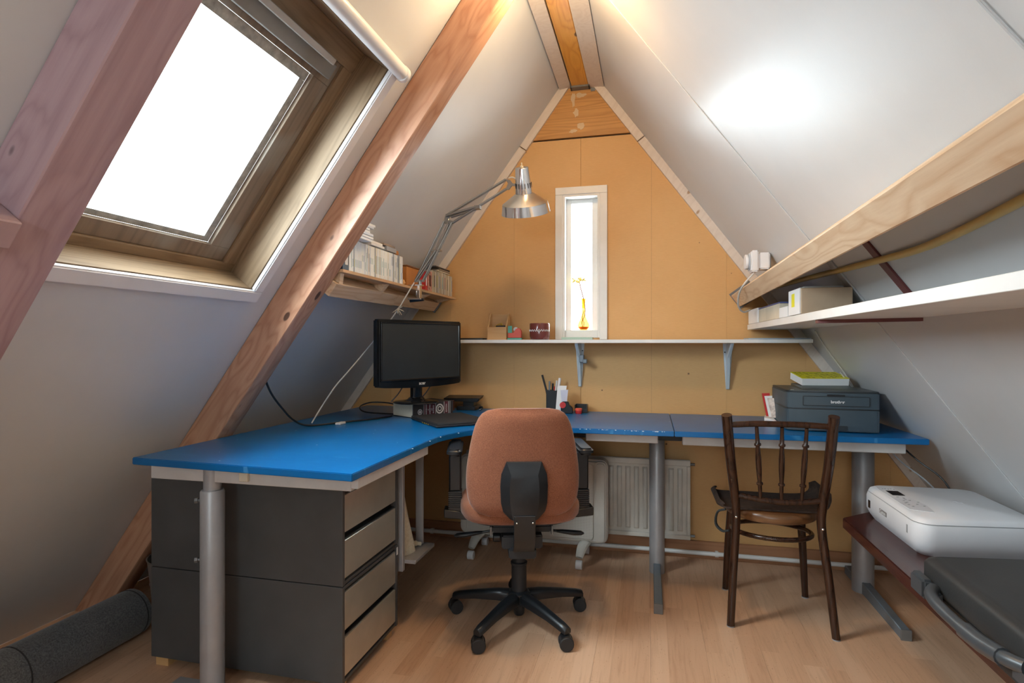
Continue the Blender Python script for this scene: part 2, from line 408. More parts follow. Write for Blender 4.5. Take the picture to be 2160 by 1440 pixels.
# left slope
wl = struct('wall_left', 'white boarded left roof slope coming down to the floor')
TOPL = 3.275
HOLE = (1.585, 2.50, 0.92, 1.735)
def holed(mb, side, y0, y1, n0, n1, h=None, s0=0.0, s1=TOPL):
    if not h: return mb.sbox(side, s0, s1, y0, y1, n0, n1)
    a, b, c, d = h
    mb.sbox(side, s0, a, y0, y1, n0, n1); mb.sbox(side, b, s1, y0, y1, n0, n1)
    if c > y0: mb.sbox(side, a, b, y0, c, n0, n1)
    if d < y1: mb.sbox(side, a, b, d, y1, n0, n1)
    return mb
for y0, y1, h in ((YB, -0.35, (1.585, 2.5, -1.6, -0.6)), (-0.35, 0.885, None), (0.885, 1.89, HOLE), (1.89, YG, None)):
    part('roof_panel', holed(MB(), 'L', y0+0.001, y1-0.001, -0.015, 0, h), WALLL, wl)
mb = MB(); holed(mb, 'L', YB, -0.35, -0.12, -0.016, (1.585, 2.5, -1.6, -0.6)); holed(mb, 'L', -0.35, 0.885, -0.12, -0.016); holed(mb, 'L', 0.885, 1.89, -0.12, -0.016, (1.585, 2.50, 0.92, 1.735)); holed(mb, 'L', 1.89, YG+0.15, -0.12, -0.016)
part('roof_deck', mb, BLACKM, wl)
# right slope
wr = struct('wall_right', 'glossy white boarded right roof slope with batten seams')
TOPR = 3.275
for y0, y1 in ((YB, -0.25), (-0.25, 0.915), (0.915, 2.085), (2.085, YG)):
    part('roof_panel', MB().sbox('R', 0, TOPR, y0+0.0015, y1-0.0015, -0.015, 0), WALLW, wr)
part('roof_deck', MB().sbox('R', -0.1, TOPR+0.05, YB, YG+0.15, -0.1, -0.016), BLACKM, wr)
part('seam_cover', MB().sbox('R', 0.02, 3.2, 2.070, 2.092, 0, 0.0035), WALLW, wr, bev=0.001)
part('seam_cover', MB().sbox('R', 0.02, 3.2, 0.885, 0.945, 0, 0.006), WALLW, wr, bev=0.003, segs=2, label='wide cover batten nearest the camera')
part('red_strip', MB().sbox('R', 1.50, 1.71, 1.700, 1.738, 0, 0.006), OXBLOOD, wr, bev=0.001, label='dark red painted strip')
part('grey_batten', MB().sbox('R', 1.48, 1.70, 2.03, 2.075, 0, 0.006), plain('grey_batten_paint', (0.45, 0.46, 0.47), 0.5), wr, bev=0.001, label='grey painted batten below the purlin')
# ridge strip closing the apex
APX = (XL+XR)/2; APZ = 1.36*(XR-XL)/2
struct('trim_1', 'pale batten along the ridge, right of the beam', MB().hexa([(APX+0.045, YB, 2.470), (APX+0.125, YB, 2.462), (APX+0.125, YG-0.002, 2.462), (APX+0.045, YG-0.002, 2.470), (APX+0.045, YB, 2.482), (APX+0.112, YB, 2.482), (APX+0.112, YG-0.002, 2.482), (APX+0.045, YG-0.002, 2.482)]), BATTEN)
struct('trim_2', 'pale batten along the ridge, left of the beam', MB().hexa([(APX-0.112, YB, 2.470), (APX-0.052, YB, 2.478), (APX-0.052, YG-0.002, 2.478), (APX-0.112, YG-0.002, 2.470), (APX-0.10, YB, 2.484), (APX-0.052, YB, 2.49), (APX-0.052, YG-0.002, 2.49), (APX-0.10, YG-0.002, 2.484)]), BATTEN)
# gable wall (back)
wb = struct('wall_back', 'ochre fibreboard gable wall with a narrow window')
WX0, WX1, WZ0, WZ1 = -0.457, -0.258, 1.131, 1.903
def rz_at(x): return min(1.36*(x-XL), 1.36*(XR-x)) + 0.01
ZP = 2.205
def gable_poly(x0, x1, z0, z1):
    "strip of the gable between two uprights, clipped by both roof slopes"
    xa = max(x0, XL+(z0-0.01)/1.36); xb = min(x1, XR-(z0-0.01)/1.36)
    if xb - xa < 1e-3: return None
    xs = sorted({xa, xb} | {v for v in (XL+(z1-0.01)/1.36, XR-(z1-0.01)/1.36, APX) if xa < v < xb})
    top = [(v, min(z1, rz_at(v))) for v in xs]
    return [(xa, z0), (xb, z0)] + [p for p in top[::-1] if p[1] > z0+1e-5]
seams = [-2.32, -1.84, -1.47, -1.10, -0.73, -0.36, 0.01, 0.38, 0.75, 1.12, 1.60]
def addg(mb, x0, x1, z0, z1, y0, y1):
    p = gable_poly(x0, x1, z0, z1)
    if p:
        q = []
        for a in p:
            if not q or (abs(a[0]-q[-1][0]) > 1e-5 or abs(a[1]-q[-1][1]) > 1e-5): q.append(a)
        if len(q) > 2: mb.prism(q, y0, y1, axis='y')
def winsplit(mb, x0, x1, z0, z1, y0, y1):
    if x1 <= WX0 or x0 >= WX1: return addg(mb, x0, x1, z0, z1, y0, y1)
    addg(mb, x0, x1, z0, WZ0, y0, y1); addg(mb, x0, x1, WZ1, z1, y0, y1)
    if x0 < WX0: addg(mb, x0, WX0, WZ0, WZ1, y0, y1)
    if x1 > WX1: addg(mb, WX1, x1, WZ0, WZ1, y0, y1)
for a, b in zip(seams[:-1], seams[1:]):
    mb = MB(); winsplit(mb, a+(0.0007 if a == -0.36 else 0.0003), b-(0.0007 if b == -0.36 else 0.0003), 0, ZP, YG, YG+0.012)
    part('gable_board', mb, GABLE, wb)
mb = MB(); winsplit(mb, -2.35, 1.65, -0.05, 2.9, YG+0.0125, YG+0.14); part('gable_core', mb, BLACKM, wb)
mb = MB(); addg(mb, -0.8, 0.1, ZP+0.008, 2.8, YG-0.006, YG+0.012); part('plywood_gusset', mb, PLY, wb, label='varnished plywood triangle at the top of the gable')
def tape(cx, cz, w, h, seed):
    rnd = random.Random(seed); pts = []
    for i in range(14):
        a = 2*math.pi*i/14; r = rnd.uniform(0.55, 1.1); pts.append((cx+w*r*math.cos(a), cz+h*r*math.sin(a)))
    return MB().prism(pts, YG-0.0075, YG-0.006, axis='y')
for q in ((-0.40, 2.415, 0.014, 0.045, 1), (-0.36, 2.435, 0.030, 0.016, 2), (-0.385, 2.345, 0.018, 0.026, 3), (-0.355, 2.27, 0.024, 0.026, 4), (-0.40, 2.245, 0.025, 0.010, 5)):
    part('torn_tape', tape(*q), TAPE, wb, label='torn scrap of clear tape')
# rear gable wall behind the camera, with a window added for fill light
RW = (-0.80, 0.08, 1.20, 1.90)
wf = struct('wall_front', 'white gable wall behind the camera with an added window')
mb = MB()
def rsplit(x0, x1, z0, z1):
    p = gable_poly(x0, x1, z0, z1)
    if p: mb.prism(p, YB-0.1, YB, axis='y')
rsplit(-2.35, RW[0], 0, 2.9); rsplit(RW[1], 1.65, 0, 2.9); rsplit(RW[0], RW[1], 0, RW[2]); rsplit(RW[0], RW[1], RW[3], 2.9)
part('gable_board', mb, WALLL, wf)
w3 = struct('fill_window_3', 'added fill-light window in the gable wall behind the camera')
part('window_frame', MB().box(RW[0], RW[1], YB-0.06, YB-0.02, RW[2], RW[2]+0.06).box(RW[0], RW[1], YB-0.06, YB-0.02, RW[3]-0.06, RW[3]).box(RW[0], RW[0]+0.06, YB-0.06, YB-0.02, RW[2]+0.06, RW[3]-0.06).box(RW[1]-0.06, RW[1], YB-0.06, YB-0.02, RW[2]+0.06, RW[3]-0.06), PAINT, w3)
part('pane', MB().box(RW[0]+0.055, RW[1]-0.055, YB-0.045, YB-0.04, RW[2]+0.055, RW[3]-0.055), GLASS, w3)
# trims in the gable corners
def corner_trim(side, s0, s1):
    return MB().sbox(side, s0, s1, YG-0.020, YG-0.0005, 0.0005, 0.043)
SPL = ZP/SA
struct('trim_3', 'pale batten in the left gable corner', corner_trim('L', 0.0, SPL-0.03), BATTEN)
struct('trim_4', 'short pale batten at the top of the left gable corner', corner_trim('L', SPL-0.024, 3.13), BATTEN)
struct('trim_5', 'pale batten in the right gable corner', corner_trim('R', 0.0, SPL-0.03), BATTEN)
struct('trim_6', 'short pale batten at the top of the right gable corner', corner_trim('R', SPL-0.024, 3.13), BATTEN)
struct('baseboard_back', 'low reddish wooden baseboard under the gable wall', MB().box(-2.2, 1.48, YG-0.014, YG-0.0005, 0, 0.088), BASEB, bev=0.002)
# window 2: narrow gable window
w2 = struct('window_2', 'narrow upright gable window with wide white casing')
cw = 0.040
part('casing', MB().box(WX0-cw, WX1+cw, YG-0.016, YG-0.0005, WZ1, WZ1+cw), PAINT, w2, bev=0.002)
part('casing', MB().box(WX0-cw, WX0, YG-0.016, YG-0.0005, 1.121, WZ1-0.0005), PAINT, w2, bev=0.002)
part('casing', MB().box(WX1, WX1+cw, YG-0.016, YG-0.0005, 1.121, WZ1-0.0005), PAINT, w2, bev=0.002)
part('window_frame', MB().box(WX0-0.004, WX0+0.012, YG-0.01, YG+0.12, WZ0, WZ1).box(WX1-0.012, WX1+0.004, YG-0.01, YG+0.12, WZ0, WZ1).box(WX0+0.012, WX1-0.012, YG-0.01, YG+0.12, WZ1-0.012, WZ1+0.004), PAINT, w2)
GX0, GX1, GZ0, GZ1 = -0.419, -0.304, 1.176, 1.868
part('sash', MB().box(WX0+0.012, GX0, YG+0.055, YG+0.085, WZ0+0.04, WZ1-0.012).box(GX1, WX1-0.012, YG+0.055, YG+0.085, WZ0+0.04, WZ1-0.012).box(GX0, GX1, YG+0.055, YG+0.085, GZ1, WZ1-0.012), PAINT, w2, bev=0.001)
part('sill', MB().box(WX0+0.0125, WX1-0.0125, YG-0.004, YG+0.12, WZ0-0.001, 1.172), PAINT, w2, bev=0.002)
part('pane', MB().box(GX0-0.004, GX1+0.004, YG+0.066, YG+0.070, 1.173, GZ1+0.004), GLASS, w2)

# window 1: roof skylight
w1 = struct('window_1', 'tilted roof window with weathered brown wooden lining')
s0, s1, ya, yb = HOLE
LI = (1.605, 2.475, 0.94, 1.708)
def ring(side, o, i, n0, n1):
    return [MB().sbox(side, o[0], i[0], o[2], o[3], n0, n1), MB().sbox(side, i[1], o[1], o[2], o[3], n0, n1),
            MB().sbox(side, i[0]+0.0003, i[1]-0.0003, o[2], i[2], n0, n1), MB().sbox(side, i[0]+0.0003, i[1]-0.0003, i[3], o[3], n0, n1)]
for j, q in enumerate(ring('L', (s0+0.001, s1-0.001, ya+0.001, yb-0.001), LI, -0.12, 0.002)):
    part('lining_board', q, LININGY if j < 2 else LINING, w1)
FO = LI; FI = (1.668, 2.335, 1.005, 1.585)
for j, q in enumerate(ring('L', (FO[0]+0.0005, FO[1]-0.0005, FO[2]+0.0005, FO[3]-0.0005), (1.635, 2.40, 0.975, 1.655), -0.125, -0.098)):
    part('outer_frame', q, LININGY if j < 2 else LINING, w1, bev=0.001)
for j, q in enumerate(ring('L', (1.6355, 2.3995, 0.9755, 1.6545), (1.685, 2.318, 1.02, 1.572), -0.125, -0.108)):
    part('sash', q, SASH, w1, bev=0.001)
for j, q in enumerate(ring('L', (1.6855, 2.3175, 1.0205, 1.5715), (1.703, 2.287, 1.04, 1.545), -0.14, -0.124)):
    part('glazing_bead', q, plain('peeling_bead', (0.42, 0.42, 0.38), 0.5, vscale=30, var=0.2), w1)
part('pane', MB().sbox('L', 1.698, 2.292, 1.035, 1.55, -0.138, -0.134), GLASS, w1)
part('vent_bar', MB().sbox('L', 2.335, 2.385, 0.98, 1.60, -0.106, -0.075), plain('grey_alu', (0.24, 0.235, 0.225), 0.45, 0.4), w1, bev=0.002, label='grey metal ventilation bar')
part('handle_rail', MB().sbox('L', 2.375, 2.395, 0.96, 1.548, -0.06, -0.045), plain('grey_alu2', (0.42, 0.41, 0.40), 0.4, 0.5), w1, bev=0.002, label='slim grey metal hand rail')
part('casing', MB().sbox('L', 1.557, 1.602, 0.945, 1.757, 0.0005, 0.02), WPLAS, w1, bev=0.004, segs=2)
part('casing', MB().sbox('L', 1.6025, 2.50, 1.712, 1.757, 0.0005, 0.02), WPLAS, w1, bev=0.004, segs=2)
rb = thing('roller_blind', 'white rolled-up blind cassette along the top of the roof window', 'blind', RF('L', 2.50, 1.35, 0.03))
def roll(y0, y1, r, n=14):
    c = RF('L', 2.498, 0, 0.027)
    return MB().loft([[Vector((c.x+r*math.cos(2*math.pi*k/n), y, c.z+r*math.sin(2*math.pi*k/n))) for k in range(n)] for y in (y0, y1)])
part('cassette', roll(0.945, 1.745, 0.024), WPLAS, rb, bev=0.002)
part('end_cap', roll(1.7455, 1.765, 0.0265), WPLAS, rb, bev=0.002)
mb = MB(); c = RF('L', 2.498, 1.7655, 0.027); mb.box(c.x-0.006, c.x+0.006, c.y-0.0002, c.y+0.001, c.z-0.012, c.z+0.004)
part('end_clip', mb, GPLAS, rb)
# second skylight behind camera, on the left slope, added for fill light
w4 = struct('fill_window_4', 'added roof window behind the camera for fill light')
for q in ring('L', (1.586, 2.499, -1.599, -0.601), (1.66, 2.42, -1.52, -0.68), -0.12, 0.0): part('lining_board', q, LINING, w4)
part('pane', MB().sbox('L', 1.65, 2.43, -1.53, -0.67, -0.1, -0.096), GLASS, w4)

# ================================================================== ROOF TIMBERS
def rafter(y0, y1, nn, mat, label, s0=0.0, s1=3.16):
    q = MB().sbox('L', s0, s1, y0, y1, 0.001, nn)
    for i, v in enumerate(q.v):
        if v.z < 0: v.x -= v.z/math.tan(ANG)*1.0; v.z = 0.0
    return solo('rafter', q, mat, label, 'roof beam', bev=0.003)
rafter(0.83, 0.940, 0.122, RAFTER1, 'flare-tinted mauve pine rafter in the left foreground crossing the roof window edge')
rafter(1.85, 1.935, 0.122, RAFTER, 'long knotty pine rafter between the roof window and the disc shelf')
rg = thing('ridge_beam', 'orange varnished ridge beam running along the apex', 'roof beam', (APX, 0, 2.47))
part('beam', MB().box(APX-0.045, APX+0.045, YB, YG-0.03, 2.472, 2.61), RIDGE, rg, bev=0.004)
part('joist_hanger', MB().box(APX-0.05, APX+0.05, YG-0.05, YG-0.006, 2.462, 2.4715).box(APX-0.052, APX-0.0455, YG-0.05, YG-0.006, 2.462, 2.55).box(APX+0.0455, APX+0.052, YG-0.05, YG-0.006, 2.462, 2.55).box(APX+0.054, APX+0.078, YG-0.010, YG-0.0065, 2.45, 2.52), ZINC, rg, label='grey metal beam shoe')
pr = thing('purlin', 'pale pine purlin along the right roof slope above the long shelf', 'roof beam', RF('R', 1.76, 0.6, 0.07))
def pur(side, y0, y1, a0, b0, a1, b1, n1, n0=0.001):
    return MB().hexa([RF(side, s, y, n) for n in (n0, n1) for s, y in ((a0, y0), (b0, y0), (b1, y1), (a1, y1))])
# right purlin rises very slightly towards the camera
part('beam', pur('R', YB, YG-0.01, 1.786, 1.840, 1.709, 1.779, 0.156), PURL, pr, bev=0.003)
part('joist_hanger', MB().sbox('R', 1.698, 1.790, YG-0.0095, YG-0.003, 0.001, 0.158), ZINC, pr)
pl = thing('purlin', 'rough pale pine purlin with plank ends under the disc shelf on the left slope', 'roof beam', RF('L', 1.72, 2.5, 0.07))
part('beam', MB().sbox('L', 1.690, 1.750, 1.936, 2.49, 0.001, 0.141), PURL, pl, bev=0.002)
part('beam', MB().sbox('L', 1.690, 1.748, 2.493, 3.035, 0.001, 0.136), PURL, pl, bev=0.002)
part('joist_hanger', MB().sbox('L', 1.685, 1.755, 3.0355, 3.0485, 0.001, 0.142), ZINC, pl, label='grey metal hanger')
solo('purlin', MB().sbox('L', 1.690, 1.750, YB+0.01, 0.829, 0.001, 0.141), plain('mauve_purlin', (0.46, 0.31, 0.32), 0.55), 'short mauve-tinted purlin end butting the foreground rafter on its left', 'roof beam', bev=0.003)
# disc shelf: board + wedges
def shx(y): return -1.125 + 0.070*(y-1.94)/1.11
def shz(y): return 1.381 - 0.024*(y-1.94)/1.09
ds = thing('wall_shelf', 'rough pine board shelf on wooden wedges above the left purlin', 'shelf', (-1.12, 2.5, 1.36))
part('board', MB().hexa([(-1.19, 1.94, shz(1.94)-0.012), (shx(1.94), 1.94, shz(1.94)-0.012), (shx(3.04), 3.04, shz(3.04)-0.012), (-1.19, 3.04, shz(3.04)-0.012),
    (-1.19, 1.94, shz(1.94)), (shx(1.94), 1.94, shz(1.94)), (shx(3.04), 3.04, shz(3.04)), (-1.19, 3.04, shz(3.04))]), SHELFW, ds, bev=0.001)
for y in (1.965, 2.31, 2.74, 3.0):
    t_ = shz(y)-0.0125; p = RF('L', 1.750, 0, 0.141); e = RF('L', 1.750, 0, 0.105)
    part('wedge', MB().prism([(p.x, p.z+0.001), (shx(y)-0.02, t_), (e.x-0.005, t_), (e.x, e.z+0.001)], y-0.012, y+0.014, axis='y'), PURL, ds)

# ------------------------------------------------------------------ things on the disc shelf
cd_cols = [plain('disc_spine_%d' % i, c, 0.3, var=0.05) for i, c in enumerate([(0.84, 0.87, 0.92), (0.66, 0.71, 0.80), (0.88, 0.90, 0.92), (0.36, 0.40, 0.46), (0.78, 0.76, 0.72)])]
INK = [plain('spine_print_%d' % i, c, 0.4) for i, c in enumerate([(0.1, 0.25, 0.5), (0.5, 0.45, 0.06), (0.05, 0.05, 0.06), (0.35, 0.08, 0.06), (0.2, 0.4, 0.42)])]
y = 1.986
proto = {}
n = 0
while y < 2.41:
    th = 0.0098
    ci = random.choice([0, 0, 0, 1, 2, 2, 3, 4]); key = (ci, random.randrange(4))
    if key not in proto:
        me = make_mesh('case', MB().box(0, 0.072, 0.0003, th-0.0003, 0, 0.124), cd_cols[ci], 0.0008)
        m2 = make_mesh('spine_print', MB().box(0.0721, 0.0725, 0.0038, 0.0058, *random.choice([(0.02, 0.05), (0.05, 0.075), (0.015, 0.09), (0.07, 0.11)])), random.choice(INK))
        proto[key] = (me, m2)
    me, m2 = proto[key]
    r = thing('disc_case', ['bluish white', 'pale blue', 'bright white', 'dark grey', 'cream white'][ci]+'-spined slim disc case standing in the packed row beside the rafter', 'disc case', (shx(y)-0.0755, y, shz(y)+0.0005), 0, 'upright disc cases on the left wall shelf')
    a = bpy.data.objects.new('case', me); COL.objects.link(a); a.parent = r
    a = bpy.data.objects.new('spine_print', m2); COL.objects.link(a); a.parent = r
    y += th; n += 1
yend = y
t = thing('storage_case', 'dark blue boxed set with white barcode label, left end of disc row', 'box', (shx(1.96)-0.06, 1.96, shz(1.96)))
part('box', MB().box(shx(1.96)-0.062, shx(1.96)-0.004, 1.9405, 1.984, shz(1.96)+0.001, shz(1.96)+0.10), CRTLBLK, t, bev=0.001)
part('sticker', MB().box(shx(1.96)-0.0035, shx(1.96)-0.0032, 1.957, 1.978, shz(1.96)+0.02, shz(1.96)+0.07), PAPER, t)
# flat piles on top of the upright cases
def flat(y0, y1, z, h, x1, mat, lab, name='disc_case', grp='disc cases lying on top of the row', dx=0.07):
    return solo(name, MB().box(x1-dx, x1, y0, y1, z+0.0002, z+h-0.0004), mat, lab, 'disc case', grp, bev=0.001)
zt = shz(2.0)+0.1265
names = ['bottom of the tall pile', 'second from bottom of the tall pile', 'third from bottom of the tall pile', 'fourth from bottom of the tall pile', 'fifth from bottom of the tall pile', 'second from top of the tall pile', 'top of the tall pile']
for i, nm in enumerate(names):
    flat(1.99-0.0, 2.085+0.005*((i*3) % 4)+(0.025 if i == 6 else 0)-0.015*(i in (3, 4)), zt+0.0105*i, 0.0105, -1.084+0.002*(i % 3), cd_cols[(i*2) % 3], 'white disc case lying flat, '+nm+' beside the rafter', dx=0.04)
flat(2.14, 2.26, zt, 0.0105, shx(2.2)-0.004, cd_cols[0], 'white disc case lying flat, lower of the middle pair on the row', dx=0.055)
flat(2.13, 2.245, zt+0.0105, 0.0105, shx(2.2)-0.006, cd_cols[2], 'white disc case lying flat, upper of the middle pair on the row', dx=0.05)
flat(2.27, 2.365, zt-0.003, 0.020, shx(2.3)-0.004, cd_cols[3], 'thick grey double disc case flat at the right of the row', dx=0.055)
flat(2.25, 2.36, zt+0.0175, 0.010, shx(2.3)-0.008, plain('brown_case', (0.30, 0.24, 0.2), 0.4), 'brown-edged disc case on top of the thick grey one', dx=0.045)
solo('wooden_block', MB().box(-1.175, -1.12, 2.375, 2.418, zt-0.002, zt+0.016), ORWOOD, 'small tan wooden box on the right end of the disc row', 'box', bev=0.001)
# wooden knobbed rail end + orange box
t = thing('wooden_box', 'orange-brown wooden box standing behind the lamp clamp on the shelf', 'box', (-1.12, 2.55, 1.37))
zs = shz(2.56)+0.0005
part('box', MB().box(shx(2.56)-0.10, shx(2.56)-0.03, 2.50, 2.645, zs, zs+0.098), ORWOOD, t, bev=0.002)
part('lid_edge', MB().box(shx(2.56)-0.101, shx(2.56)-0.028, 2.498, 2.647, zs+0.0985, zs+0.104), plain('dark_lid', (0.2, 0.08, 0.03), 0.5), t)
t = thing('massage_roller', 'small turned wooden roller lying beside the disc row', 'roller', (-1.1, 2.47, 1.38))
for yy in (2.436, 2.462): part('roller_wheel', MB().sphere((shx(2.45)-0.03, yy, shz(2.45)+0.0155), 0.015, sq=(1, 0.75, 1)), BLOCKW, t)
part('axle', MB().tube([(shx(2.45)-0.03, 2.42, shz(2.45)+0.0155), (shx(2.45)-0.03, 2.49, shz(2.45)+0.0155)], 0.005), BLOCKW, t)
bk_mats = [plain('book_spine_%d' % i, c, 0.6) for i, c in enumerate([(0.55, 0.48, 0.36), (0.48, 0.40, 0.28), (0.62, 0.57, 0.48), (0.40, 0.34, 0.27), (0.50, 0.47, 0.42)])]
def book(y0, y1, h, mat, lab, grp=None, d=0.085, band=None):
    z = shz((y0+y1)/2)+0.0005; x = shx((y0+y1)/2)-0.006
    r = thing('book', lab, 'book', (x, (y0+y1)/2, z), 0, grp)
    part('cover', MB().box(x-d, x, y0+0.0004, y1-0.0004, z, z+h), mat, r, bev=0.0012)
    part('page_block', MB().box(x-d+0.002, x-0.002, y0+0.0018, y1-0.0018, z+h-0.0005, z+h+0.0006), PAPERC, r)
    if band: part('spine_print', MB().box(x+0.0001, x+0.0005, y0+(y1-y0)*0.3, y1-(y1-y0)*0.3, z+h*0.25, z+h*0.8), band, r)
    return r
book(2.652, 2.682, 0.095, RED, 'bright red thick book beside the orange-brown box', band=PAPER)
book(2.683, 2.735, 0.101, plain('red_white_cover', (0.62, 0.30, 0.24), 0.5, var=0.35, vscale=60), 'red and cream patterned thick book right of the red one', band=MAROON)
y = 2.737; i = 0
while y < 2.985:
    th = random.choice([0.013, 0.016, 0.019]); h = 0.113 + random.uniform(-0.006, 0.003)
    book(y, y+th, h, bk_mats[i % 5], ['beige', 'tan', 'cream', 'brownish', 'greyish'][i % 5]+'-spined paperback '+('with a printed spine ' if i % 2 else '')+'in the tight row at the gable end', 'paperbacks at the gable end of the left shelf', band=INK[(i*2) % 5] if i % 2 else None)
    y += th; i += 1
ztb = shz(2.9)+0.118
for i, (a, b, mt, lb) in enumerate([(2.80, 2.985, PAPERC, 'cream booklet flat at the bottom of the pile on paperbacks'), (2.82, 2.98, KRAFT, 'tan booklet lying second in the pile on paperbacks'), (2.76, 2.97, BKDARK, 'black booklet lying on top of the paperbacks pile')]):
    solo('booklet', MB().box(shx(2.9)-0.088, shx(2.9)-0.012+0.003*i, a, b, ztb+0.008*i, ztb+0.0075+0.008*i), mt, lb, 'booklet', 'booklets lying on the paperbacks', bev=0.001)

# ================================================================== DESKS
DZ = 0.737
cdsk = thing('corner_desk', 'bright blue corner desk wrapping the left side and gable wall', 'desk', (-0.8, 2.3, 0))
cor = smooth_path([(-0.803, 1.80, 0), (-0.802, 2.00, 0), (-0.79, 2.12, 0), (-0.73, 2.26, 0), (-0.62, 2.36, 0), (-0.45, 2.42, 0), (-0.25, 2.437, 0)], 5)
poly = [(-1.600, 1.475), (-0.803, 1.432)] + [(p.x, p.y) for p in cor] + [(0.099, 2.437), (0.099, YG-0.017), (-1.615, YG-0.022), (-1.604, 2.0)]
part('desktop', MB().prism(poly, DZ-0.022, DZ), BLUE, cdsk, bev=0.0022, segs=2)
part('frame_rail', MB().box(-1.54, -0.838, 1.487, 1.512, 0.672, 0.7145).box(-0.838, -0.815, 1.487, 2.02, 0.680, 0.7145), RAILW, cdsk, bev=0.002)
part('frame_rail', MB().box(-0.27, 0.035, 2.485, 2.52, 0.676, 0.7145), RAILW, cdsk, bev=0.003)
part('crossbar', MB().box(-0.6, 0.135, 2.545, 2.575, 0.68, 0.7145), BLACKM, cdsk, bev=0.002, label='black steel connecting bar')
part('leg', MB().lathe([(0.026, 0.0), (0.026, 0.72-0.64)], (-1.322, 1.502, 0.634), 24).lathe([(0.035, 0.03), (0.035, 0.640), (0.032, 0.646)], (-1.322, 1.502, 0.0), 28), STEEL, cdsk, smooth=40)
part('leg_foot', MB().box(-1.47, -1.05, 1.472, 1.532, 0.0, 0.029), STEEL, cdsk, bev=0.003)
for z in (0.61, 0.425):
    b_ = part('leg_bolt', MB().tube([(-1.356, 1.502, z), (-1.370, 1.496, z)], 0.005, 8).tube([(-1.370, 1.496, z), (-1.378, 1.492, z)], 0.009, 6), ZINC, cdsk)
part('cable_clip', MB().box(-1.205, -1.175, 1.474, 1.4865, 0.683, 0.713), PAPERC, cdsk, bev=0.002)
def col_leg(x, y, r, par):
    part('leg', MB().lathe([(r, 0.0), (r, 0.7143-0.04), (r*0.97, 0.676)], (x, y, 0), 28), STEEL, par, smooth=40)
    part('leg_foot', MB().hexa([(x-0.017, 2.395, 0.0), (x+0.017, 2.395, 0.0), (x+0.017, y-r*0.8, 0.0), (x-0.017, y-r*0.8, 0.0), (x-0.017, 2.395, 0.038), (x+0.017, 2.395, 0.038), (x+0.017, y-r*0.8, 0.052), (x-0.017, y-r*0.8, 0.052)]), STEELD, par, bev=0.003)
    part('leg_foot', MB().box(x-0.017, x+0.017, y+r*0.8, YG-0.05, 0.0, 0.04), STEELD, par, bev=0.003)
    part('foot_cap', MB().box(x-0.018, x+0.018, 2.386, 2.3945, 0.0, 0.04), ZINC, par, bev=0.001)
col_leg(0.035, 2.83, 0.036, cdsk)
sd = thing('side_desk', 'blue rectangular desk top under the grey printer, right of the seam', 'desk', (0.57, 2.75, 0))
part('desktop', MB().prism([(0.1015, 2.437), (1.030, 2.462), (1.030, 2.55), (1.02, YG-0.017), (0.1015, YG-0.017)], DZ-0.022, DZ), BLUE, sd, bev=0.0022, segs=2)
part('frame_rail', MB().box(0.135, 0.965, 2.495, 2.53, 0.672, 0.7145), RAILW, sd, bev=0.003)
col_leg(0.924, 2.83, 0.044, sd)
part('frame_rail', MB().box(0.15, 0.95, 2.99, 3.02, 0.675, 0.7145), RAILW, sd, bev=0.003)
mb = MB(); rnd = random.Random(3)
for i in range(30):
    xx = rnd.uniform(-0.28, 0.07); ww = rnd.uniform(0.001, 0.007); zz_ = DZ-rnd.uniform(0.001, 0.003); mb.box(xx, xx+ww, 2.4355, 2.4375, zz_-rnd.uniform(0.0008, 0.003), zz_)
for i, p in enumerate(cor):
    if i % 4 == 1: mb.box(p.x-0.001, p.x+0.005, p.y-0.0008, p.y+0.001, DZ-0.004, DZ-0.0022)
part('paint_chips', mb, CHIP, cdsk, label='pale chips along the worn front edge', kind='stuff')
# cabinets
def cabinet(z0, label):
    c = thing('drawer_cabinet', label, 'cabinet', (-1.29, 1.8, z0), 0, 'stacked metal drawer cabinets')
    H_ = 0.305; X1 = -0.930
    mb = MB().box(-1.655, X1, 1.600, 1.614, z0, z0+H_).box(-1.655, X1, 1.986, 2.000, z0, z0+H_).box(-1.655, X1-0.003, 1.6145, 1.9855, z0+H_-0.012, z0+H_-0.001)
    mb.box(-1.655, X1-0.003, 1.6145, 1.9855, z0, z0+0.010).box(-1.655, -1.645, 1.6145, 1.9855, z0+0.011, z0+H_-0.013)
    part('body', mb, CABG, c, bev=0.001)
    part('handle_gap', MB().box(X1-0.03, X1-0.022, 1.615, 1.985, z0+0.011, z0+H_-0.013), BLACK, c)
    for a, b in ((0.020, 0.140), (0.165, 0.283)):
        d = part('drawer', MB().box(X1-0.020, X1-0.002, 1.617, 1.983, z0+a, z0+b), DRAW, c, bev=0.001)
        part('handle_lip', MB().box(X1-0.021, X1-0.008, 1.617, 1.983, z0+b+0.001, z0+b+0.005), BLACK, d, world=True)
    return c
c1 = cabinet(0.032, 'lower of two stacked dark grey drawer cabinets under the blue desk')
c2 = cabinet(0.340, 'upper of two stacked dark grey drawer cabinets under the blue desk')
for xx in (-1.62, -0.97):
    for yy in (1.63, 1.96): part('foot', MB().box(xx-0.025, xx+0.025, yy-0.02, yy+0.02, 0.0, 0.0315), BLOCKW, c1)
part('keyhole_plate', MB().box(-0.9295, -0.928, 1.988, 1.998, 0.62, 0.64), BLACK, c2)
part('white_sticker', MB().box(-0.9295, -0.9285, 1.987, 1.999, 0.30, 0.328), PAPER, c1)
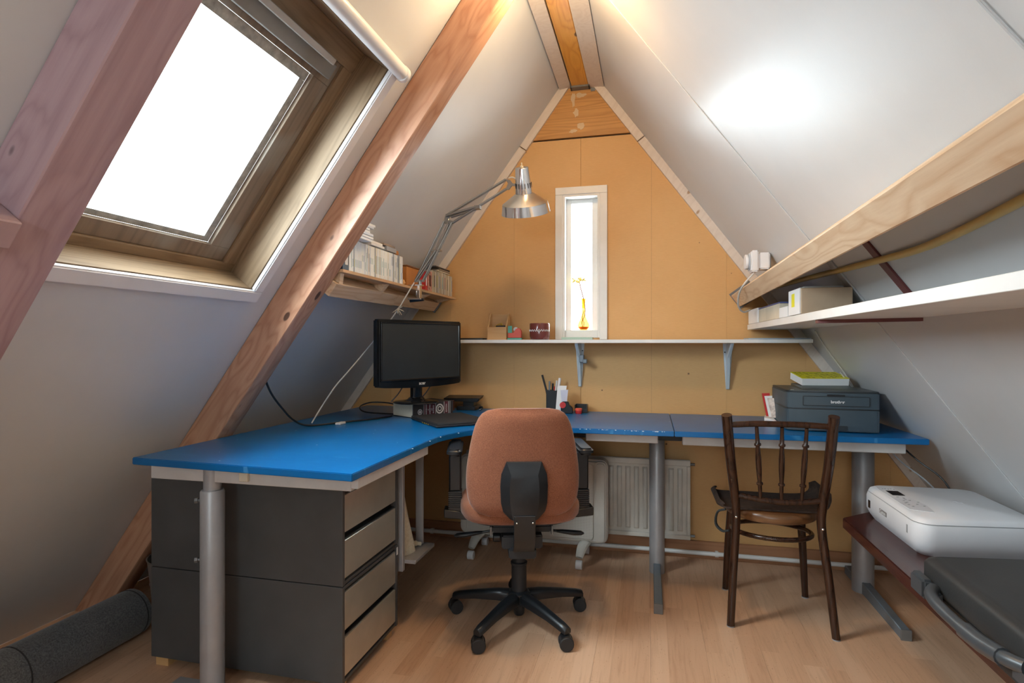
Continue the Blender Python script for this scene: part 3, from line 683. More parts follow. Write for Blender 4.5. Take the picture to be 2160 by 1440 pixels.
# computer cradle hanging under the desk
ch = thing('desk_cradle', 'grey steel hanging cradle beside the drawer cabinets', 'rack', (-0.92, 2.13, 0.25))
part('post', MB().box(-0.942, -0.918, 2.018, 2.038, 0.225, 0.7145), STEEL, ch, bev=0.002)
part('post', MB().box(-0.948, -0.915, 2.21, 2.222, 0.266, 0.7145), STEEL, ch, bev=0.002)
part('shelf_plate', MB().box(-1.05, -0.875, 2.0385, 2.24, 0.25, 0.265), STEEL, ch, bev=0.002)
mb = MB(); rings = []
for i in range(14):
    f = i/13; z = 0.266+0.30*f; wx = 0.045*(1-f*0.8)+0.004; wy = 0.058*(1-f)**0.8+0.006; cy = 2.045+0.066-0.03*f
    rings.append([Vector((-0.965+wx*math.cos(a)*(1+0.12*math.sin(3*a+f*5)), cy+wy*math.sin(a)*(1+0.10*math.cos(4*a+f*7)), z)) for a in [2*math.pi*k/20 for k in range(20)]])
bag = solo('cloth_bag', mb.loft(rings), CLOTHC, 'slumped cream canvas cloth bag on the steel cradle', 'bag', smooth=60)
part('knotted_corner', MB().tube(smooth_path([(-0.955, 2.15, 0.278), (-0.935, 2.175, 0.280), (-0.915, 2.19, 0.275)]), [0.014]*4+[0.012]*4+[0.008]*5, 8), CLOTHC, bag, smooth=60)
# ------------------------------------------------------------------ left corner floor things
ins = thing('insulated_duct', 'grey felt-wrapped round duct lying on the floor along the left slope', 'duct', (-1.87, 1.2, 0))
part('felt_wrap', MB().tube([(-1.90, y, 0.0855) for y in (0.2, 0.7, 1.2, 1.5, 1.76)], 0.085, 28), FELT, ins)
for yy in (1.12, 1.33, 1.74): part('felt_seam', MB().tube([(-1.90, yy, 0.0855), (-1.90, yy+0.004, 0.0855)], 0.0862, 28), plain('felt_seam_dark', (0.03, 0.03, 0.032), 0.9), ins)
bn = thing('metal_bucket', 'dull zinc bucket half hidden behind the drawer cabinets', 'bucket', (-1.795, 1.88, 0))
part('body', MB().lathe([(0.095, 0.001), (0.098, 0.004), (0.112, 0.17), (0.115, 0.172), (0.113, 0.178), (0.122, 0.262), (0.126, 0.268), (0.121, 0.268), (0.11, 0.17), (0.093, 0.008)], (-1.795, 1.885, 0), 32), ZINC, bn, smooth=30)
mb = MB(); rnd = random.Random(5); rings = []
for i in range(6):
    f = i/5; rings.append([Vector((-1.93+0.065*math.cos(a)*(1.0-0.5*f)*rnd.uniform(0.8, 1.2)+0.02*f, 2.07+0.06*math.sin(a)*(1-0.4*f)*rnd.uniform(0.8, 1.2), 0.001+0.30*f)) for a in [2*math.pi*k/12 for k in range(12)]])
solo('rubbish_bag', mb.loft(rings), BLKBAG, 'crumpled black plastic bag behind the zinc bucket', 'bag', smooth=20)

# ================================================================== HEATING
pp = thing('heating_pipe', 'thin white heating pipe running along the gable baseboard', 'pipe', (0, 3.03, 0))
part('pipe', MB().tube([(-1.9, 3.033, 0.036), (1.42, 3.033, 0.036)], 0.011, 12), PAINT, pp)
for xx in (-1.2, 0.33, 1.0): part('pipe_clip', MB().tube([(xx-0.008, 3.033, 0.036), (xx+0.008, 3.033, 0.036)], 0.015, 12).box(xx-0.006, xx+0.006, 3.045, 3.0555, 0.026, 0.046), PAINT, pp)
rd = thing('wall_radiator', 'cream fluted panel radiator low on the gable wall behind desk leg', 'radiator', (-0.4, 3.0, 0.1))
part('back_panel', MB().box(-0.98, 0.200, 2.992, 3.006, 0.112, 0.512), RADW, rd, bev=0.004)
mb = MB().box(-0.98, 0.200, 2.982, 2.9915, 0.482, 0.512).box(-0.98, 0.200, 2.982, 2.9915, 0.112, 0.135).box(-0.98, -0.965, 2.982, 2.9915, 0.1355, 0.4815).box(0.182, 0.200, 2.982, 2.9915, 0.1355, 0.4815)
part('rim', mb, RADW, rd, bev=0.003)
xx = 0.150; fl_me = None
while xx > -0.95:
    q = part('flute', MB().hexa([(xx-0.014, 2.9915, 0.150), (xx+0.014, 2.9915, 0.150), (xx+0.014, 2.9915, 0.470), (xx-0.014, 2.9915, 0.470), (xx-0.008, 2.982, 0.16), (xx+0.008, 2.982, 0.16), (xx+0.008, 2.982, 0.46), (xx-0.008, 2.982, 0.46)]), RADW, rd, bev=0.002)
    xx -= 0.043
for xx in (-0.8, 0.05): part('wall_bracket', MB().box(xx-0.015, xx+0.015, 3.0065, YG-0.0008, 0.2, 0.45), RADW, rd)
for z in (0.49, 0.13): part('bleed_valve', MB().tube([(0.2005, 2.998, z), (0.222, 2.998, z)], 0.007, 8), ZINC, rd)
oh = thing('oil_heater', 'cream portable oil heater on caster feet behind the office chair', 'heater', (-0.58, 2.87, 0))
part('body', MB().prism(rrect(0.765, 0.415, 0.035, 5, -0.583, 0.315), 2.835, 2.925, axis='y'), HEATW, oh, bev=0.012, segs=3)
part('perforated_front', MB().prism(rrect(0.66, 0.375, 0.015, 3, -0.600, 0.315), 2.829, 2.8345, axis='y'), MESHM, oh, bev=0.002)
part('end_cap', MB().prism(rrect(0.055, 0.40, 0.02, 4, -0.235, 0.315), 2.820, 2.940, axis='y'), HEATW, oh, bev=0.008, segs=2)
for xx in (-0.873, -0.322):
    f_ = part('foot', MB().tube(smooth_path([(xx+0.02, 2.88, 0.108), (xx, 2.82, 0.095), (xx-0.012, 2.775, 0.055)], 4), [0.024, 0.027, 0.029, 0.029, 0.028, 0.026, 0.024, 0.022, 0.018], 10, flat=0.6), HEATW, oh)
    part('foot', MB().tube(smooth_path([(xx+0.02, 2.88, 0.106), (xx, 2.94, 0.095), (xx-0.0, 2.975, 0.055)], 4), [0.024, 0.027, 0.029, 0.029, 0.028, 0.026, 0.024, 0.022, 0.018], 10, flat=0.6), HEATW, oh)
    part('caster', MB().tube([(xx-0.028, 2.77, 0.022), (xx+0.004, 2.77, 0.022)], 0.022, 14), WPLAS, oh, bev=0.002)
    part('caster', MB().tube([(xx-0.016, 2.985, 0.022), (xx+0.016, 2.985, 0.022)], 0.022, 14), WPLAS, oh, bev=0.002)

# ================================================================== OFFICE CHAIR
oc = thing('office_chair', 'rust orange fabric swivel office chair with black five-star base', 'chair', (-0.503, 2.20, 0), math.radians(17))
def lp(name, mb, mat, parent=oc, **kw): return part(name, mb, mat, parent, world=False, **kw)
def superring(cx, cy, z, hx, hy, n=28, p=2.6):
    out = []
    for k in range(n):
        a = 2*math.pi*k/n; c_, s_ = math.cos(a), math.sin(a)
        out.append(Vector((cx+hx*math.copysign(abs(c_)**(2/p), c_), cy+hy*math.copysign(abs(s_)**(2/p), s_), z)))
    return out
hw = [(0.478, .130), (0.486, .158), (0.50, .178), (0.52, .192), (0.545, .200), (0.58, .205), (0.62, .206), (0.66, .203), (0.70, .197), (0.74, .190), (0.78, .181), (0.81, .172), (0.835, .160), (0.85, .148), (0.862, .128), (0.868, .095)]
rings = []
for z, h in hw:
    ty = 0.030 if 0.51 < z < 0.84 else (0.024 if 0.49 < z < 0.857 else 0.014)
    rg_ = superring(0, 0, z, h, ty)
    for v in rg_: v.y += -0.215 - 0.35*v.x*v.x*-1.6 + (z-0.62)*-0.06
    rings.append(rg_)
lp('backrest', MB().loft(rings), ORANGE, smooth=60)
rings = [[Vector((v.x*1.004, v.y, v.z)) for v in rings[0]]]
# seat pad
sec = []
for f, z in ((0.86, 0.437), (0.95, 0.441), (0.99, 0.455), (1.0, 0.472), (0.99, 0.490), (0.94, 0.503), (0.80, 0.508), (0.4, 0.504)):
    sec.append([Vector((v.x*f, v.y*f+0.01, z-0.015*(abs(v.x) < 0.1)*0)) for v in superring(0, 0, 0, 0.232, 0.215, 32, 3.2)])
lp('seat', MB().loft(sec), ORANGE, smooth=60)
lp('seat_pan', MB().loft([[Vector((v.x*f, v.y*f+0.01, z)) for v in superring(0, 0, 0, 0.20, 0.185, 24, 3)] for f, z in ((0.85, 0.422), (1.0, 0.430), (1.0, 0.4365))]), BLACKM)
# back plate (faceted) and spine
yb_ = -0.252
pl_o = [(-0.062, 0.683), (0.062, 0.683), (0.080, 0.64), (0.084, 0.60), (0.082, 0.54), (0.074, 0.508), (0.050, 0.482), (-0.050, 0.482), (-0.074, 0.508), (-0.082, 0.54), (-0.084, 0.60), (-0.080, 0.64)]
pl_i = [(-0.047, 0.640), (0.047, 0.640), (0.050, 0.62), (0.052, 0.59), (0.050, 0.54), (0.046, 0.51), (0.040, 0.482), (-0.040, 0.482), (-0.046, 0.51), (-0.050, 0.54), (-0.052, 0.59), (-0.050, 0.62)]
lp('back_plate', MB().loft([[Vector((a, yb_+0.012, b)) for a, b in pl_o], [Vector((a, yb_-0.004, b)) for a, b in pl_o], [Vector((a, yb_-0.024, b)) for a, b in pl_i]]), BLACK, bev=0.0015, smooth=25)
sp = MB(); path = [(-0.276, 0.50), (-0.270, 0.42), (-0.235, 0.365), (-0.16, 0.345), (-0.06, 0.345)]
rr = []
for i, (yy, zz) in enumerate(path):
    a = path[max(0, i-1)]; b = path[min(len(path)-1, i+1)]; d = Vector((0, b[0]-a[0], b[1]-a[1])).normalized(); nn = Vector((0, -d.z, d.y))
    hwid = 0.038
    rr.append([Vector((-hwid, yy, zz))-nn*0.006, Vector((hwid, yy, zz))-nn*0.006, Vector((hwid, yy, zz))+nn*0.006, Vector((-hwid, yy, zz))+nn*0.006])
lp('back_spine', sp.loft(rr), BLACK, bev=0.002)
for xx in (-0.028, 0.028): lp('rivet', MB().sphere((xx, -0.283, 0.476), 0.0035), CHROME)
lp('mechanism', MB().box(-0.075, 0.075, -0.17, 0.10, 0.345, 0.395).box(-0.05, 0.05, -0.19, -0.10, 0.315, 0.352).box(-0.11, 0.11, -0.14, -0.10, 0.396, 0.4215), BLACKM, bev=0.005, segs=2)
for q in (-0.1145, 0.1145): lp('slide_bracket', MB().box(q-0.0035, q+0.0035, -0.142, -0.112, 0.388, 0.42), ZINC, bev=0.001)
lp('knob', MB().tube([(-0.076, -0.06, 0.355), (-0.105, -0.06, 0.355)], 0.018, 12), BLACK, bev=0.003)
for sx in (-1, 1):
    lp('lever', MB().tube([(sx*0.076, -0.02, 0.372), (sx*0.15, -0.02, 0.360)], 0.005, 8).tube([(sx*0.145, -0.02, 0.361), (sx*0.17, -0.02, 0.358), (sx*0.215, -0.02, 0.352), (sx*0.245, -0.02, 0.350), (sx*0.256, -0.02, 0.349)], [0.008, 0.012, 0.015, 0.013, 0.004], 10, flat=0.65), BLACK)
    a_ = lp('armrest', MB().prism(rrect(0.058, 0.25, 0.02, 3, sx*0.252, 0.02), 0.672, 0.700), BLACK, bev=0.009, segs=3)
    lp('arm_post', MB().box(sx*0.252-0.024, sx*0.252+0.024, -0.015, 0.035, 0.52, 0.6715), BLACK, bev=0.006)
    mb = MB()
    for q in range(9): mb.box(sx*0.252-0.026, sx*0.252+0.026, -0.018, 0.038, 0.452+q*0.0078, 0.457+q*0.0078)
    mb.box(sx*0.252-0.022, sx*0.252+0.022, -0.014, 0.034, 0.43, 0.521)
    lp('ribbed_sleeve', mb, BLACK)
    lp('arm_bracket', MB().hexa([(sx*0.10, -0.02, 0.400), (sx*0.10, 0.04, 0.400), (sx*0.295, 0.04, 0.418), (sx*0.295, -0.02, 0.418), (sx*0.10, -0.02, 0.4215), (sx*0.10, 0.04, 0.4215), (sx*0.295, 0.04, 0.452), (sx*0.295, -0.02, 0.452)]), BLACK, bev=0.003)
lp('gas_lift', MB().lathe([(0.030, 0.085), (0.030, 0.225), (0.033, 0.228), (0.033, 0.236), (0.024, 0.238), (0.024, 0.314)], (0, 0, 0), 20), BLACKM, smooth=30)
lp('lift_tip', MB().lathe([(0.018, 0.028), (0.022, 0.036), (0.022, 0.075)], (0, 0, 0), 16), BLACK)
lp('hub', MB().lathe([(0.040, 0.078), (0.046, 0.088), (0.044, 0.118), (0.034, 0.125)], (0, 0, 0), 24), BLACK)
for ia, ad in enumerate((-110, -38, 34, 106, 178)):
    a = math.radians(ad-17); d = Vector((math.cos(a), math.sin(a), 0)); p_ = Vector((-d.y, d.x, 0))
    rr = []
    for r_, wz, zt_, zb_ in ((0.035, 0.026, 0.122, 0.082), (0.09, 0.023, 0.119, 0.080), (0.18, 0.020, 0.104, 0.074), (0.25, 0.019, 0.090, 0.064), (0.278, 0.016, 0.082, 0.058)):
        rr.append([d*r_+p_*wz*1.0+Vector((0, 0, zb_)), d*r_+p_*wz+Vector((0, 0, zt_-0.010)), d*r_+p_*wz*0.45+Vector((0, 0, zt_)), d*r_-p_*wz*0.45+Vector((0, 0, zt_)), d*r_-p_*wz+Vector((0, 0, zt_-0.010)), d*r_-p_*wz+Vector((0, 0, zb_))])
    lp('base_arm', MB().loft(rr), BLACK, bev=0.002)
    cc = d*0.268; ca = a+(0.7, -0.6, 1.2, 0.4, -0.9)[ia]; wd = Vector((math.cos(ca), math.sin(ca), 0))
    cs = lp('caster', MB().tube([cc+wd*0.006+Vector((0, 0, 0.0265)), cc+wd*0.024+Vector((0, 0, 0.0265))], 0.0262, 18).tube([cc-wd*0.024+Vector((0, 0, 0.0265)), cc-wd*0.006+Vector((0, 0, 0.0265))], 0.0262, 18), BLACKM, bev=0.003)
    lp('caster_hood', MB().tube([cc-wd*0.022+Vector((0, 0, 0.036)), cc+wd*0.022+Vector((0, 0, 0.036))], 0.021, 14).lathe([(0.006, 0.045), (0.006, 0.066)], tuple(cc), 10), BLACK)

# ================================================================== BENTWOOD CHAIR
bc = thing('bentwood_chair', 'dark brown bentwood chair with three turned spindles facing the desk', 'chair', (0.487, 2.5, 0))
def post(pts, rs, name, mat=DARKW): return part(name, MB().tube(smooth_path(pts, 5), [rs[0]+(rs[1]-rs[0])*i/(5*(len(pts)-1)) for i in range(5*(len(pts)-1)+1)], 14), mat, bc, smooth=50)
post([(0.307, 2.352, 0.001), (0.318, 2.365, 0.20), (0.330, 2.375, 0.40), (0.324, 2.36, 0.50), (0.300, 2.30, 0.66), (0.279, 2.245, 0.834)], (0.0145, 0.019), 'back_leg')
post([(0.674, 2.335, 0.001), (0.655, 2.352, 0.20), (0.634, 2.372, 0.40), (0.636, 2.36, 0.50), (0.640, 2.30, 0.66), (0.641, 2.245, 0.838)], (0.0145, 0.019), 'back_leg')
post([(0.330, 2.70, 0.001), (0.340, 2.685, 0.22), (0.352, 2.66, 0.40)], (0.013, 0.018), 'front_leg')
post([(0.656, 2.695, 0.001), (0.642, 2.68, 0.22), (0.628, 2.66, 0.40)], (0.013, 0.018), 'front_leg')
part('top_rail', MB().tube(smooth_path([(0.292, 2.258, 0.796), (0.38, 2.262, 0.802), (0.46, 2.263, 0.803), (0.55, 2.262, 0.803), (0.632, 2.258, 0.800)], 4), [0.012]+[0.0135]*15+[0.012], 12, flat=0.85), DARKW, bc, smooth=50)
part('lower_rail', MB().tube(smooth_path([(0.330, 2.358, 0.512), (0.41, 2.352, 0.500), (0.487, 2.350, 0.495), (0.56, 2.352, 0.498), (0.636, 2.358, 0.508)], 4), 0.0115, 12), DARKW, bc, smooth=50)
for xt, xb in ((0.386, 0.415), (0.473, 0.489), (0.556, 0.560)):
    prof = [(0.0, 0.0065), (0.20, 0.0075), (0.21, 0.012), (0.225, 0.012), (0.235, 0.0075), (0.42, 0.0105), (0.58, 0.0105), (0.74, 0.0075), (0.752, 0.0125), (0.768, 0.0125), (0.78, 0.008), (1.0, 0.0065)]
    A = Vector((xb, 2.35, 0.503)); B = Vector((xt, 2.262, 0.792))
    part('spindle', MB().tube([A.lerp(B, t_) for t_, r_ in prof], [r_ for t_, r_ in prof], 12), DARKW, bc, smooth=50)
sc_ = []
for f, z in ((0.93, 0.398), (0.985, 0.402), (1.0, 0.418), (0.99, 0.432), (0.95, 0.437)):
    sc_.append([Vector((0.487+0.176*f*math.cos(2*math.pi*k/40), 2.550+0.182*f*math.sin(2*math.pi*k/40), z)) for k in range(40)])
part('seat_ring', MB().loft(sc_), SEATW, bc, smooth=50, label='seat with worn lighter brown rim')
ringp = [(0.487+0.150*math.cos(2*math.pi*k/30), 2.535+0.165*math.sin(2*math.pi*k/30), 0.33-0.015*math.sin(2*math.pi*k/30)) for k in range(31)]
part('stretcher_ring', MB().tube(ringp, 0.0095, 10, cap=False), DARKW, bc, smooth=50)
for xx, yy, z in ((0.328, 2.356, 0.425), (0.634, 2.354, 0.40)): part('screw', MB().sphere((xx, yy, z), 0.005), CHROME, bc)
for q in bc.children:
    if q.name.startswith(('back_leg', 'front_leg')): pass
for xx, yy in ((0.307, 2.352), (0.674, 2.335), (0.330, 2.70), (0.656, 2.695)): part('leg_glide', MB().lathe([(0.0148, 0.0), (0.0152, 0.004)], (xx, yy, 0), 14), GPLAS, bc)
# curled pad on the seat
cs = smooth_path([(0.278, 0, 0.470), (0.268, 0, 0.462), (0.264, 0, 0.453), (0.272, 0, 0.445), (0.290, 0, 0.4395), (0.335, 0, 0.4385), (0.41, 0, 0.440), (0.49, 0, 0.4395), (0.57, 0, 0.440), (0.645, 0, 0.446), (0.676, 0, 0.462), (0.688, 0, 0.485), (0.687, 0, 0.515)], 3)
rings = []
for yy, f in ((2.415, 0.88), (2.44, 1), (2.55, 1.0), (2.66, 1.0), (2.69, 0.88)):
    top = [Vector((0.487+(p.x-0.487)*(0.5+0.5*f), yy, p.z if f == 1 else 0.4395+(p.z-0.4395)*0.8)) for p in cs]
    bot = []
    for i, p in enumerate(top):
        a = top[max(0, i-1)]; b = top[min(len(top)-1, i+1)]; d = (b-a).normalized(); bot.append(p+Vector((-d.z, 0, d.x))*0.007)
    rings.append(top+bot[::-1])
solo('seat_pad', MB().loft(rings), plain('dark_hide', (0.035, 0.020, 0.014), 0.7, vscale=60, var=0.3), 'dark brown pad with curled-up sides lying on the bentwood seat', 'cushion', smooth=50)
solo('strap', MB().tube(smooth_path([(0.297, 2.42, 0.435), (0.268, 2.43, 0.42), (0.262, 2.44, 0.37), (0.285, 2.43, 0.345), (0.310, 2.415, 0.352)], 4), 0.009, 8, flat=0.5), plain('dark_strap', (0.025, 0.03, 0.032), 0.8), 'dark fabric strap looped beside the left back leg of the bentwood chair', 'strap')

# ================================================================== SHELVES
gs = thing('wall_shelf', 'long thin white shelf across the gable wall on steel brackets', 'shelf', (-0.1, 2.97, 1.10))
GSZ = 1.119
part('board', MB().box(-1.05, 0.735, 2.88, YG-0.0165, GSZ-0.017, GSZ), PAINT, gs, bev=0.001)
part('board_back', MB().box(-1.40, -1.051, 2.99, YG-0.0165, GSZ-0.017, GSZ), PAINT, gs)
for xx in (-0.364, 0.386):
    b_ = part('bracket', MB().prism([(YG-0.002, GSZ-0.018), (YG-0.002, GSZ-0.25), (YG-0.014, GSZ-0.25), (YG-0.05, GSZ-0.09), (2.90, GSZ-0.024), (2.90, GSZ-0.018)], xx-0.008, xx+0.008, axis='x').hexa([(xx-0.009, YG-0.005, GSZ-0.252), (xx+0.009, YG-0.005, GSZ-0.252), (xx+0.009, YG-0.001, GSZ-0.252), (xx-0.009, YG-0.001, GSZ-0.252), (xx-0.024, YG-0.005, GSZ-0.018), (xx+0.024, YG-0.005, GSZ-0.018), (xx+0.024, YG-0.001, GSZ-0.018), (xx-0.024, YG-0.001, GSZ-0.018)]), BRKT, gs, bev=0.0015)
    for dx, dz in ((0.014, -0.058), (-0.014, -0.064), (0, -0.244)):
        part('screw', MB().tube([(xx+dx, YG-0.0085, GSZ+dz), (xx+dx, YG-0.0052, GSZ+dz)], 0.0035, 8), BLACK, b_)
solo('webcam_clip', MB().box(-0.358, -0.335, 2.985, 3.03, 1.000, 1.040).box(-0.340, -0.318, 2.98, 3.01, 0.995, 1.018), STEELD, 'small dark clip device hanging on the left shelf bracket', 'clip', bev=0.003)
rs = thing('wall_shelf', 'long white shelf on the right slope under the purlin', 'shelf', (0.55, 1.0, 1.17))
def rsx(z): return XR - z/1.36 - 0.002
part('board', MB().hexa([(0.477, YB+0.01, 1.176), (rsx(1.176), YB+0.01, 1.176), (rsx(1.172), YG-0.022, 1.168), (0.477, YG-0.022, 1.168), (0.477, YB+0.01, 1.202), (rsx(1.202), YB+0.01, 1.202), (rsx(1.194), YG-0.022, 1.193), (0.477, YG-0.022, 1.193)]), PAINT, rs, bev=0.001)
part('bracket_strip', MB().hexa([(0.484, 1.845, 1.160), (0.715, 1.745, 1.160), (0.715, 1.775, 1.160), (0.484, 1.875, 1.160), (0.484, 1.845, 1.1695), (0.715, 1.745, 1.1695), (0.715, 1.775, 1.1695), (0.484, 1.875, 1.1695)]), OXBLOOD, rs, label='dark red strip under the shelf')
# things on gable shelf
bx = thing('magazine_holder', 'small plywood holder with curved sides on the gable shelf', 'holder', (-0.79, 2.95, GSZ))
zz = GSZ+0.0005
part('front_panel', MB().box(-0.843, -0.738, 2.925, 2.932, zz, zz+0.068), BLOCKW, bx, bev=0.001)
part('back_panel', MB().box(-0.843, -0.738, 3.003, 3.010, zz, zz+0.138), BLOCKW, bx, bev=0.001)
part('bottom_panel', MB().box(-0.843, -0.738, 2.9325, 3.0025, zz, zz+0.006), BLOCKW, bx)
sidep = [(2.9325, zz+0.0065), (3.0025, zz+0.0065), (3.0025, zz+0.138), (2.994, zz+0.142), (2.98, zz+0.138), (2.965, zz+0.115), (2.952, zz+0.088), (2.94, zz+0.075), (2.9325, zz+0.068)]
part('side_panel', MB().prism(sidep, -0.843, -0.837, axis='x'), BLOCKW, bx); part('side_panel', MB().prism(sidep, -0.744, -0.738, axis='x'), BLOCKW, bx)
solo('hanger_hook', MB().tube(smooth_path([(-0.81, 2.96, zz+0.07), (-0.79, 2.96, zz+0.082), (-0.775, 2.96, zz+0.085), (-0.76, 2.96, zz+0.068)]), 0.003, 6).tube([(-0.80, 2.97, zz+0.01), (-0.775, 2.97, zz+0.092)], 0.003, 6), GOLD, 'brass-coloured hook sticking out of the plywood holder', 'hook')
solo('dark_tool', MB().box(-0.80, -0.75, 2.94, 2.955, zz+0.02, zz+0.076), BLACKM, 'black tool inside the plywood holder', 'tool', bev=0.002)
td = thing('tape_dispenser', 'red and teal tape dispenser next to the plywood holder', 'tape dispenser', (-0.69, 2.94, GSZ))
part('base', MB().box(-0.732, -0.655, 2.925, 2.95, zz, zz+0.009), TEAL, td, bev=0.001)
part('body', MB().prism([(-0.730, zz+0.0095), (-0.657, zz+0.0095), (-0.657, zz+0.045), (-0.664, zz+0.058), (-0.675, zz+0.063), (-0.688, zz+0.056), (-0.70, zz+0.038), (-0.730, zz+0.036)], 2.927, 2.948, axis='y'), REDO, td, bev=0.002)
part('card', MB().box(-0.729, -0.707, 2.9255, 2.9265, zz+0.036, zz+0.073), TEAL, td)
part('tape_roll', MB().tube([(-0.693, 2.9485, zz+0.055), (-0.693, 2.962, zz+0.055)], 0.012, 16), PAPER, td)
pot = thing('ceramic_pot', 'squat brown glazed pot with a white squiggle band', 'pot', (-0.56, 2.935, GSZ))
part('body', MB().lathe([(0.045, 0.0005), (0.050, 0.004), (0.053, 0.02), (0.0535, 0.083), (0.0515, 0.086), (0.049, 0.083), (0.048, 0.03), (0.045, 0.01)], (-0.56, 2.938, GSZ), 36), CERAM, pot, smooth=40)
def surf(a, h): return Vector((-0.56+0.0545*math.sin(a), 2.938-0.0545*math.cos(a), GSZ+h))
part('squiggle', MB().tube([surf(-1.35+2.7*i/80, 0.048+0.0045*math.sin(i*0.9)) for i in range(81)], 0.0013, 6), PAPER, pot)
solo('phone', MB().prism(rrect(0.14, 0.07, 0.012, 3, -0.925, 2.935), GSZ+0.0005, GSZ+0.0095), BLACK, 'flat black phone lying on the gable shelf beside the monitor', 'phone', bev=0.002)
solo('glass_plate', MB().box(-0.444, -0.285, 2.93, 3.02, GSZ+0.0005, GSZ+0.013), GREENG, 'green-edged glass plate lying under the gable window', 'glass plate', bev=0.001)
solo('thin_board', MB().box(0.455, 0.73, 2.89, 3.02, GSZ+0.0005, GSZ+0.006), plain('blue_grey', (0.35, 0.42, 0.5), 0.4), 'thin blue-grey sheet lying on the right end of the gable shelf', 'sheet')
vs = thing('bud_vase', 'amber glass vase with a wavy neck on the narrow window sill', 'vase', (-0.349, 3.105, 1.172))
part('body', MB().lathe([(0.018, 0.0008), (0.022, 0.002), (0.031, 0.014), (0.033, 0.026), (0.028, 0.042), (0.017, 0.062), (0.010, 0.085), (0.0085, 0.12), (0.009, 0.15), (0.012, 0.172), (0.011, 0.172), (0.0075, 0.15), (0.007, 0.12)], (-0.349, 3.105, 1.172), 28), AMBER, vs, smooth=60)
part('base_glass', MB().lathe([(0.017, 0.003), (0.021, 0.004), (0.029, 0.014), (0.028, 0.019)], (-0.349, 3.105, 1.172), 28), plain('amber_liquid', (0.75, 0.22, 0.01), 0.2), vs)
flw = thing('dried_flower', 'single pale yellow dried flower standing in the amber vase', 'flower', (-0.35, 3.105, 1.18))
STEM = plain('dry_stem', (0.35, 0.10, 0.03), 0.6)
part('stem', MB().tube(smooth_path([(-0.352, 3.105, 1.180), (-0.358, 3.105, 1.215), (-0.344, 3.105, 1.25), (-0.341, 3.105, 1.29), (-0.350, 3.105, 1.345), (-0.364, 3.103, 1.40), (-0.372, 3.10, 1.436)], 5), 0.0024, 6), STEM, flw)
part('stem', MB().tube(smooth_path([(-0.352, 3.105, 1.180), (-0.347, 3.105, 1.21), (-0.356, 3.105, 1.24), (-0.346, 3.105, 1.28)], 5), 0.002, 6), STEM, flw)
PET = plain('petal_yellow', (0.78, 0.66, 0.22), 0.6); mb = MB(); rnd = random.Random(9)
for (cx, cz) in ((-0.392, 1.440), (-0.358, 1.444)):
    for i in range(26):
        a = rnd.uniform(0, 2*math.pi); e = rnd.uniform(-0.45, 0.5); l = rnd.uniform(0.018, 0.034)
        tip = Vector((cx+l*math.cos(a), 3.10+0.35*l*math.sin(a), cz+l*0.62*math.sin(e*3)+0.002)); c0 = Vector((cx, 3.10, cz)); sd_ = Vector((0.001, 0.0025, 0.0038))
        mid = c0.lerp(tip, 0.6)+Vector((0, 0, 0.002)); mb.add([c0-sd_*0.4, mid-sd_, tip, mid+sd_, c0+sd_*0.4], [(0, 1, 2), (0, 2, 4), (2, 3, 4)])
part('petals', mb, PET, flw, kind='stuff')
# things on the right shelf
SZ = 1.194
kb = thing('cardboard_box', 'plain kraft cardboard box wedged on the right shelf under the purlin', 'box', (0.55, 2.1, SZ))
part('box_body', MB().prism([(0.482, SZ+0.003), (0.634, SZ+0.003), (0.634, SZ+0.0875), (0.482, SZ+0.0875)], 2.03, 2.19, axis='y'), KRAFT, kb, bev=0.002)
part('inner_sleeve', MB().box(0.478, 0.4815, 2.035, 2.185, SZ+0.003, SZ+0.088), PAPER, kb)
part('yellow_label', MB().box(0.4774, 0.4779, 2.10, 2.14, SZ+0.03, SZ+0.075), YELLOW, kb)
solo('grey_binder', MB().box(0.495, 0.615, 2.055, 2.185, SZ+0.088, SZ+0.0945), plain('binder_grey', (0.42, 0.46, 0.47), 0.5), 'thin grey binder lying on the kraft cardboard box', 'binder', bev=0.001)
solo('white_box', MB().box(0.481, 0.612, 2.80, 3.045, SZ+0.001, SZ+0.070), PAPER, 'white carton at the gable end of the right shelf', 'box', bev=0.002)
t = thing('paper_stack', 'cream paper stack with a blue cover on the right shelf', 'papers', (0.54, 2.5, SZ))
part('pages', MB().box(0.484, 0.606, 2.36, 2.78, SZ+0.002, SZ+0.060), PAPERC, t, bev=0.001)
part('blue_cover', MB().box(0.483, 0.600, 2.355, 2.785, SZ+0.0605, SZ+0.065), plain('cover_blue', (0.06, 0.08, 0.25), 0.5), t)
solo('small_carton', MB().box(0.480, 0.570, 2.21, 2.345, SZ+0.002, SZ+0.040), PAPER, 'small white carton between the kraft box and the paper stack', 'box', bev=0.001)
